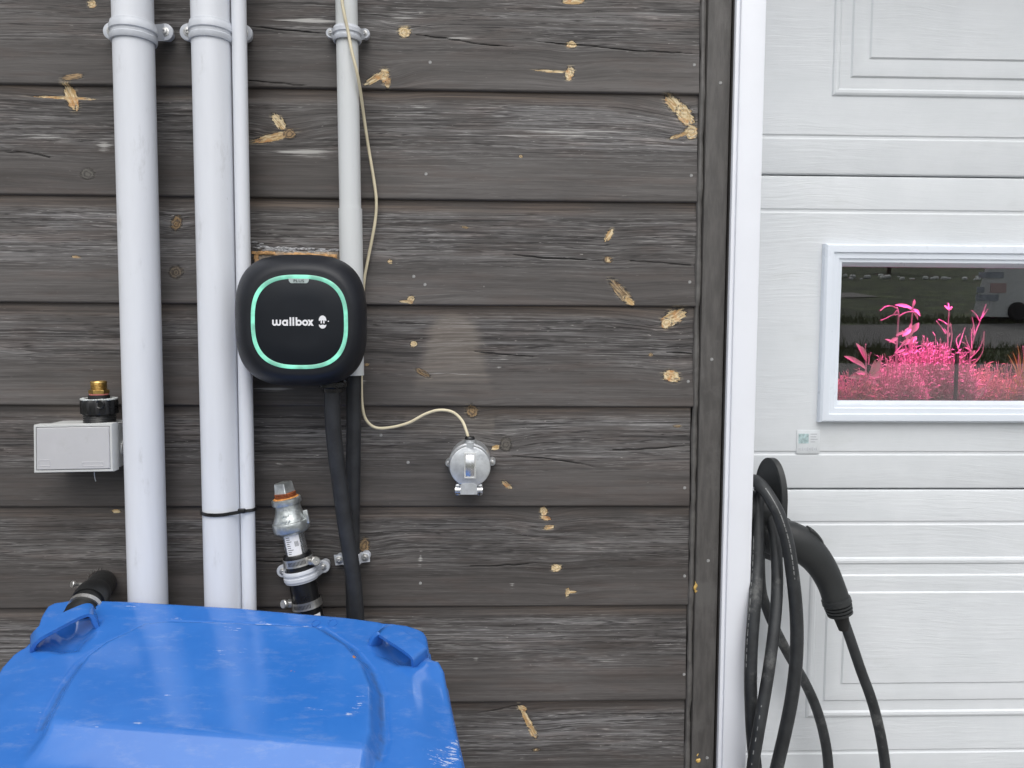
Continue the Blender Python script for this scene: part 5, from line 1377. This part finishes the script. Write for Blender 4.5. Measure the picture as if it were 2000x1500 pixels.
# release button on the back of the grip
bp = [U(1578, 1033, .050), U(1590, 1041, .050), U(1600, 1054, .0495), U(1604, 1064, .049)]
MB().sweep(smooth(bp, 5), [(-.010, -.006), (-.010, .0016), (-.007, .0034), (.007, .0034), (.010, .0016), (.010, -.006)], V(.6, -.1, .75)).build('release_button', M['hole'] if False else M['gun'], ev, 40)
# plug nose going into the holster
dv = (P[0] - P[1]).normalized(); MB().lathe(P[0] - dv * .004, dv, [(0, .022), (.02, .021), (.022, .018)], 28).build('plug_nose', M['gun'], ev)

# ================================================================== GROW PLANTS BEHIND THE PANE
def leaf_mesh(mb, base, d, L_, w, nrm_, curl=.3, n=5):
    d = Vector(d).normalized(); nn = Vector(nrm_); sd = d.cross(nn).normalized(); nn = sd.cross(d).normalized()
    rows = []
    for i in range(n + 1):
        t = i / n; ww_ = w * (math.sin(math.pi * min(1, t * .92 + .06)) ** .8) * .5; c = Vector(base) + d * (L_ * t * (1 - .15 * curl * t)) - nn * (curl * L_ * t * t * .6)
        rows.append([c - sd * ww_ + nn * ww_ * .35, c, c + sd * ww_ + nn * ww_ * .35])
    return mb.rings(rows, closed=False, cap0=False, cap1=False)
def rv(s=1.0): return V(rng.uniform(-1, 1), rng.uniform(-1, 1), rng.uniform(-1, 1)) * s
zt_soil = U(1800, 792, .30).z - .015
tray = thing('plant_tray', (.75, .36, zt_soil - .1), 'black tray of dark soil under the pink lit plants', 'plant tray')
mb = MB(); mb.box((.85, .37, zt_soil - .05), (.80, .26, .10), .006); mb.build('tray', M['pot'], tray)
MB().box((.85, .37, zt_soil + .003), (.78, .24, .012), .004).build('soil', M['soil'], tray)
MB().box((.85, .37, zt_soil - .10 - .37), (.82, .28, .74), .004).build('stand', M['pot'], tray)

def bush(name, label, cx, Yc, top_py, width_px, n, mat, base_py=800, tw=.0011, seed=0, spread=.6):
    """feathery mass: many thin upward twigs with small leaves (nobody could count them)"""
    r2 = np.random.default_rng(seed)
    root = U(cx, base_py, Yc); root.z = zt_soil
    t = thing(name, tuple(root), label, 'plant', 'pink lit plants')
    top = U(cx, top_py, Yc).z - root.z; hw = width_px * S(Yc) / 2
    mb = MB(); ml = MB()
    for k in range(n):
        a = r2.uniform(0, 6.28); q = math.sqrt(r2.uniform(0, 1)); b0 = root + V(math.cos(a) * hw * q * .8, math.sin(a) * .05 * q, 0)
        hh_ = top * (1 - .55 * q * q) * r2.uniform(.55, 1.0); e_ = b0 + V(math.cos(a) * hw * .35 * spread * r2.uniform(.2, 1.4), math.sin(a) * .03, hh_)
        m_ = (b0 + e_) / 2 + V(r2.uniform(-.008, .008), r2.uniform(-.006, .006), 0)
        mb.tube([b0, m_, e_], [tw, tw * .8, tw * .4], 4)
        for _ in range(7):
            tt = r2.uniform(.35, 1.0); c = b0.lerp(e_, tt); dd = V(r2.uniform(-1, 1), r2.uniform(-1, .5), r2.uniform(-.1, 1.0))
            leaf_mesh(ml, c, dd, r2.uniform(.004, .013), r2.uniform(.0010, .0030), V(r2.uniform(-.5, .5), -.6, 1), .4, 2)
    mb.build('stems', M['twig'], t, 0, 'stuff'); ml.build('foliage', mat, t, 0, 'stuff')
    return t
def stalk(label, name, pts_, r, Y, leaves, twigs, mat=M['leaf'], smat=M['stem'], cat='plant'):
    root = U(pts_[0][0], pts_[0][1], Y); t = thing(name, tuple(root), label, cat, 'pink lit plants')
    p0 = V(root.x, root.y, zt_soil)
    P = smooth([p0] + [U(x, y, Y + .004 * ((i * 7) % 3 - 1)) for i, (x, y) in enumerate(pts_)], 5)
    MB().tube(P, [r * (1 - .5 * i / len(P)) for i in range(len(P))], 8).build('stem', smat, t, 60)
    for tw in twigs:
        Q = smooth([U(x, y, Y + .003 * ((k * 5) % 3 - 1)) for k, (x, y) in enumerate(tw)], 5)
        MB().tube(Q, [r * .62 * (1 - .35 * k / len(Q)) for k in range(len(Q))], 6).build('twig', smat, t, 60)
    for (xa, ya, xb, yb2, w) in leaves:
        a = U(xa, ya, Y - .004); b_ = U(xb, yb2, Y - .012 + rng.uniform(-.01, .01))
        mb = MB(); leaf_mesh(mb, a, b_ - a, (b_ - a).length, w * S(Y), V(.2, -.8, .5), .25, 6); mb.build('leaf', mat, t, 60)
    return t
stalk('tall bare pink stem with drooping twig arms at window left half', 'grow_plant', [(1748, 760), (1750, 700), (1753, 650), (1755, 615), (1752, 600)], .0022, .30,
      [(1752, 660, 1738, 668, 8), (1750, 672, 1733, 660, 6), (1749, 690, 1770, 680, 6), (1750, 655, 1772, 646, 6)],
      [[(1753, 603), (1742, 598), (1730, 599), (1719, 607)], [(1753, 614), (1742, 616), (1730, 622), (1720, 626)], [(1755, 618), (1768, 611), (1780, 609), (1790, 610)], [(1752, 606), (1746, 614), (1750, 616)], [(1748, 690), (1760, 676), (1770, 668)]])
stalk('leafy pink plant with curling leaves at the top beside the bare twig stem', 'grow_plant', [(1772, 770), (1776, 700), (1780, 640), (1783, 600)], .0018, .33,
      [(1782, 602, 1752, 592, 9), (1782, 600, 1788, 584, 6), (1784, 604, 1800, 616, 10), (1781, 606, 1770, 596, 8), (1784, 610, 1796, 625, 7), (1779, 640, 1765, 655, 10), (1778, 650, 1796, 630, 12), (1777, 662, 1760, 675, 9), (1776, 672, 1792, 656, 10), (1776, 690, 1758, 690, 8), (1774, 660, 1782, 632, 14), (1774, 670, 1766, 644, 10), (1773, 700, 1790, 690, 8)],
      [[(1779, 650), (1788, 640), (1792, 632)], [(1776, 690), (1766, 672), (1758, 668)]])
stalk('slim forked pink stem in the middle of the window', 'grow_plant', [(1850, 760), (1851, 690), (1852, 640), (1854, 605)], .0020, .29,
      [(1854, 604, 1860, 599, 7), (1853, 606, 1846, 597, 5), (1852, 640, 1858, 630, 4), (1851, 655, 1846, 640, 4), (1851, 660, 1857, 648, 4)],
      [[(1854, 606), (1850, 599), (1845, 597)], [(1854, 604), (1852, 592)], [(1854, 606), (1860, 600)], [(1850, 634), (1842, 628), (1833, 624)], [(1847, 652), (1838, 638), (1829, 627)], [(1851, 700), (1859, 660), (1857, 632)]])
stalk('branching pink succulent with thin upright arms right of the dark stake', 'grow_plant', [(1888, 780), (1893, 720), (1896, 690), (1904, 655), (1914, 628)], .0020, .31,
      [(1897, 688, 1888, 676, 6), (1896, 692, 1905, 684, 6), (1903, 660, 1899, 640, 4)],
      [[(1914, 628), (1921, 610), (1926, 594)], [(1914, 628), (1906, 614), (1898, 607)], [(1915, 624), (1924, 612), (1929, 604)], [(1903, 656), (1902, 636), (1899, 620)], [(1896, 688), (1886, 672), (1878, 668)], [(1896, 686), (1888, 666), (1886, 656)], [(1898, 680), (1898, 650), (1902, 636)], [(1872, 680), (1880, 655), (1885, 640)], [(1872, 682), (1868, 664), (1876, 652)], [(1895, 700), (1912, 682), (1920, 662), (1922, 648)], [(1893, 720), (1918, 690), (1922, 650)], [(1893, 688), (1880, 690), (1868, 689)]])
stalk('broad leaved pink plant low at the left window corner', 'grow_plant', [(1690, 760), (1691, 725), (1692, 700)], .0022, .27,
      [(1692, 706, 1677, 668, 13), (1692, 706, 1688, 676, 10), (1686, 716, 1653, 692, 13), (1690, 720, 1670, 700, 11), (1695, 712, 1700, 690, 4), (1700, 730, 1712, 704, 12), (1702, 734, 1722, 702, 12), (1704, 738, 1730, 728, 10), (1690, 730, 1674, 726, 10), (1698, 735, 1728, 742, 9), (1696, 744, 1720, 752, 9), (1686, 740, 1660, 735, 9)],
      [[(1692, 706), (1690, 685), (1691, 672)], [(1696, 712), (1698, 696), (1701, 689)]])
stalk('spidery pink seedling low near the right edge of the pane', 'grow_plant', [(1922, 784), (1924, 765), (1926, 752)], .0016, .25,
      [(1926, 752, 1946, 728, 4), (1926, 752, 1890, 745, 3.5), (1926, 753, 1938, 762, 4), (1925, 755, 1911, 765, 4), (1925, 757, 1930, 780, 5), (1923, 760, 1912, 778, 6)],
      [[(1926, 752), (1935, 740), (1944, 730)], [(1926, 752), (1908, 750), (1892, 747)]])
stalk('yellow orange lit leafy plant at right edge of the pane', 'grow_plant', [(1996, 790), (1994, 765), (1990, 745)], .0024, .27,
      [(1994, 770, 1970, 756, 13), (1996, 765, 1985, 738, 14), (1998, 770, 2012, 742, 14), (1994, 776, 1966, 776, 12), (1996, 760, 2002, 730, 12), (1992, 780, 1975, 786, 10), (1990, 744, 1978, 690, 5), (1991, 742, 1998, 672, 5), (1991, 742, 1986, 684, 4), (1992, 745, 2008, 690, 5)], [[(1991, 748), (1989, 720), (1990, 690)], [(1994, 742), (2000, 700), (1998, 676)]], mat=M['leaf3'])
for (cx_, Yc, tp, wd, n_, mt_, sd, lb) in ((1668, .29, 716, 84, 300, M['leaf2'], 1, 'dense dark pink low plant mound at left edge of the pane'),
        (1745, .27, 688, 96, 520, M['leaf'], 2, 'feathery pink plant mound beneath the bare twig stem'), (1800, .31, 648, 104, 760, M['leaf'], 3, 'tallest misty pink plant mound between two stems'),
        (1845, .28, 668, 74, 520, M['leaf'], 4, 'misty pink plant mound just left of the dark stake'), (1902, .30, 706, 84, 340, M['leaf2'], 5, 'sparse reddish plant mound just right of the dark stake'),
        (1955, .31, 700, 92, 340, M['leaf2'], 6, 'loose orange pink plant mound nearest the right frame edge'), (2020, .31, 720, 90, 120, M['leaf3'], 7, 'orange plant mound beyond the right frame edge')):
    bush('grow_plant', lb, cx_, Yc, tp, wd, n_, mt_, seed=sd)
sk0 = U(1868, 800, .20); sk1 = U(1866, 690, .20)
stake = thing('plant_stake', (sk0.x, .20, zt_soil - .1), 'thin dark flat stake standing in front of the pink plants', 'stake')
MB().box(((sk0.x + sk1.x) / 2, .20, (sk1.z + zt_soil - .1) / 2), (.0065, .003, sk1.z - zt_soil + .1), .0008).build('stick', M['hole'], stake)
# grow lamp above the plants
lp = U(1830, 430, .34); 
gl = thing('grow_lamp', (lp.x, .36, lp.z), 'magenta grow lamp strip hung above the plants inside the garage', 'lamp')
MB().box((lp.x, .36, lp.z + .02), (.62, .10, .03), .004).build('housing', M['pot'], gl)
MB().box((lp.x, .36, lp.z + .003), (.58, .07, .004), .001).build('tube', emit('magenta_grow_tube', (1.0, .12, .45), 4.0), gl)
MB().tube([V(lp.x - .2, .36, lp.z + .03), V(lp.x - .2, .36, 2.35)], .003, 8).build('hanger', M['steel'], gl)
MB().tube([V(lp.x + .2, .36, lp.z + .03), V(lp.x + .2, .36, 2.35)], .003, 8).build('hanger', M['steel'], gl)
ld = D.lights.new('grow_light', 'AREA'); ld.shape = 'RECTANGLE'; ld.size = .56; ld.size_y = .06; ld.energy = 5.5; ld.color = (1.0, 0.06, 0.36)
lo = D.objects.new('grow_light', ld); COL.objects.link(lo); lo.parent = gl; lo.location = (0, -.06, -.004); lo.rotation_euler = (R(8), 0, 0)
ld3 = D.lights.new('grow_light', 'SPOT'); ld3.energy = 13.0; ld3.color = (1.0, 0.08, 0.42); ld3.spot_size = R(44); ld3.spot_blend = 1.0; ld3.shadow_soft_size = .015
lo3 = D.objects.new('grow_light', ld3); COL.objects.link(lo3); lo3.parent = gl; lo3.location = (-.01, -.065, -.004); lo3.rotation_euler = (0, 0, 0)
ld2 = D.lights.new('grow_light', 'SPOT'); ld2.energy = 3.0; ld2.color = (1.0, 0.22, 0.06); ld2.spot_size = R(50); ld2.shadow_soft_size = .02
lo2 = D.objects.new('grow_light', ld2); COL.objects.link(lo2); lo2.parent = gl; lo2.location = (.16, -.06, -.004); lo2.rotation_euler = (0, 0, 0)

# ================================================================== ACROSS THE ROAD (seen only as reflections)
def refl(px, py, dist):
    """point at distance dist in front of the house whose mirror image in the pane falls on a photo pixel"""
    yp = YD + .012; p = U(px, py, 2 * yp + dist); return V(p.x, -dist, p.z)
tb = refl(1893, 618, 17.6); tl_ = refl(1911, 520, 17.6)
tr = thing('trailer', (tb.x + 1.3, -17.6 - .9, terrain(18)), 'white box trailer with posters parked across the road, reflected in the pane', 'trailer')
H_ = 2.1
poly = [V(tb.x, -17.5, tb.z), V(tb.x + 3.2, -17.5, tb.z - .05), V(tb.x + 3.2, -17.5, tb.z + H_), V(tb.x + .5, -17.5, tb.z + H_)]
MB().prism(poly, V(1.2, -1.8, 0)).build('body', M['trailer'], tr, 20)
wc_ = refl(1988, 608, 17.45)
wh = MB().lathe(V(wc_.x, -17.40, wc_.z), (0, -1, 0), [(0, .12), (0, .2), (.03, .23), (.13, .23), (.16, .2)], 28).build('wheel', M['tyre'], tr)
MB().lathe(V(wc_.x, -17.40, wc_.z), (0, 1, 0), [(-.02, .12), (.01, .11), (.02, .04)], 20).build('rim', M['gasket'], wh)
for xa, ya, xb, yb2, mt_ in ((1912, 531, 1960, 543, 'poster'), (1906, 575, 1950, 588, 'poster'), (1935, 553, 1965, 572, 'poster_pink'), (1908, 560, 1922, 572, 'poster')):
    a = refl(xa, ya, 17.49); b_ = refl(xb, yb2, 17.49); MB().box(((a.x + b_.x) / 2, -17.488, (a.z + b_.z) / 2), (abs(b_.x - a.x), .02, abs(a.z - b_.z)), .002).build('poster', M[mt_], tr, 0)
MB().box((tb.x + 1.6, -18.2, tb.z - .12), (2.4, .1, .1), .01).build('chassis', M['tyre'], tr)
pl = refl(1864, 640, 15.5)
up_ = thing('utility_pole', (pl.x, -12.9, terrain(12.9)), 'dark utility pole with two stay wires by the road, reflected in the pane', 'pole')
MB().lathe((pl.x, -12.9, terrain(12.9) - .2), (0, 0, 1), [(0, .075), (6.5, .055)], 12).build('post', M['bark'], up_)
for q in (.35, .75): MB().tube([V(pl.x, -12.9, terrain(12.9) + 2.9), V(pl.x + .9 + q, -13.2, terrain(13) + .05)], .010, 6).build('stay_wire', M['steel'], up_)
mb = MB(); r3 = np.random.default_rng(91)
for k in range(5200):
    band = k % 3; d = (11.3 + r3.uniform(0, 2.1)) if band < 2 else 17.3 + r3.uniform(0, 1.2); x = r3.uniform(2.0, 16.0); z0 = terrain(d); h = r3.uniform(.06, .30) * (1.3 if r3.uniform() > .9 else .8)
    a = r3.uniform(-1, 1) * .12; mb.add([(x - .012, -d, z0), (x + .012, -d, z0), (x + a, -d + r3.uniform(-.05, .05), z0 + h)], [(0, 1, 2)])
mb.build('verge_grass', M['verge'], None, 0, 'stuff')
mb = MB()
for k in range(60):
    d = 38 + r3.uniform(-1.5, 1.5); x = 14 + k * .33 + r3.uniform(-.2, .2); q = r3.uniform(.08, .22)
    mb.box((x, -d, terrain(d) + q * .4), (q * 1.6, q, q), q * .3, Matrix.Rotation(r3.uniform(0, 3), 3, 'Z'), 1)
mb.build('stone_row', M['trailer'], None, 30, 'stuff')
# dark trees and hedge up the slope
def tree(x, d, h, w, n, lb, seed):
    r2 = np.random.default_rng(seed); z0 = terrain(d)
    t = thing('leafy_tree', (x, -d, z0), lb, 'tree', 'trees up the slope across the road')
    MB().tube([V(x, -d, z0 - .2), V(x + .1, -d, z0 + h * .4), V(x, -d, z0 + h * .8)], [.14, .09, .03], 8).build('trunk', M['bark'], t, 60)
    mb = MB()
    for k in range(n):
        u_ = r2.uniform(0, 1); a = r2.uniform(0, 6.28); rad = w * .5 * math.sqrt(r2.uniform(0, 1)) * math.sin(math.pi * (.12 + .8 * u_)) ; c = V(x + math.cos(a) * rad, -d + math.sin(a) * rad, z0 + h * (.18 + .82 * u_))
        leaf_mesh(mb, c, V(r2.uniform(-1, 1), r2.uniform(-1, 1), r2.uniform(-.6, .5)), r2.uniform(.25, .5), r2.uniform(.15, .3), V(r2.uniform(-1, 1), r2.uniform(-1, 1), 1), .3, 2)
    mb.build('crown', M['crown'], t, 0)
for k, (x, d, h, w) in enumerate(((8.5, 36, 3.0, 3.5), (13, 42, 4.0, 4.5), (18, 50, 5.0, 5.0), (24, 44, 4.5, 4.5), (10.5, 58, 5.0, 5.0), (30, 56, 6, 6), (16.5, 62, 6.5, 6), (24, 66, 7, 7), (34, 70, 7, 7), (4, 48, 4, 4))):
    tree(x, d, h, w, 260, 'dark leafy tree on the meadow slope across the road, number of metres away unclear' if False else ['low rounded', 'broad', 'tall', 'leaning', 'wide spreading', 'big', 'high', 'towering', 'massive', 'small'][k] + ' dark leafy tree on the meadow slope across the road', 40 + k)
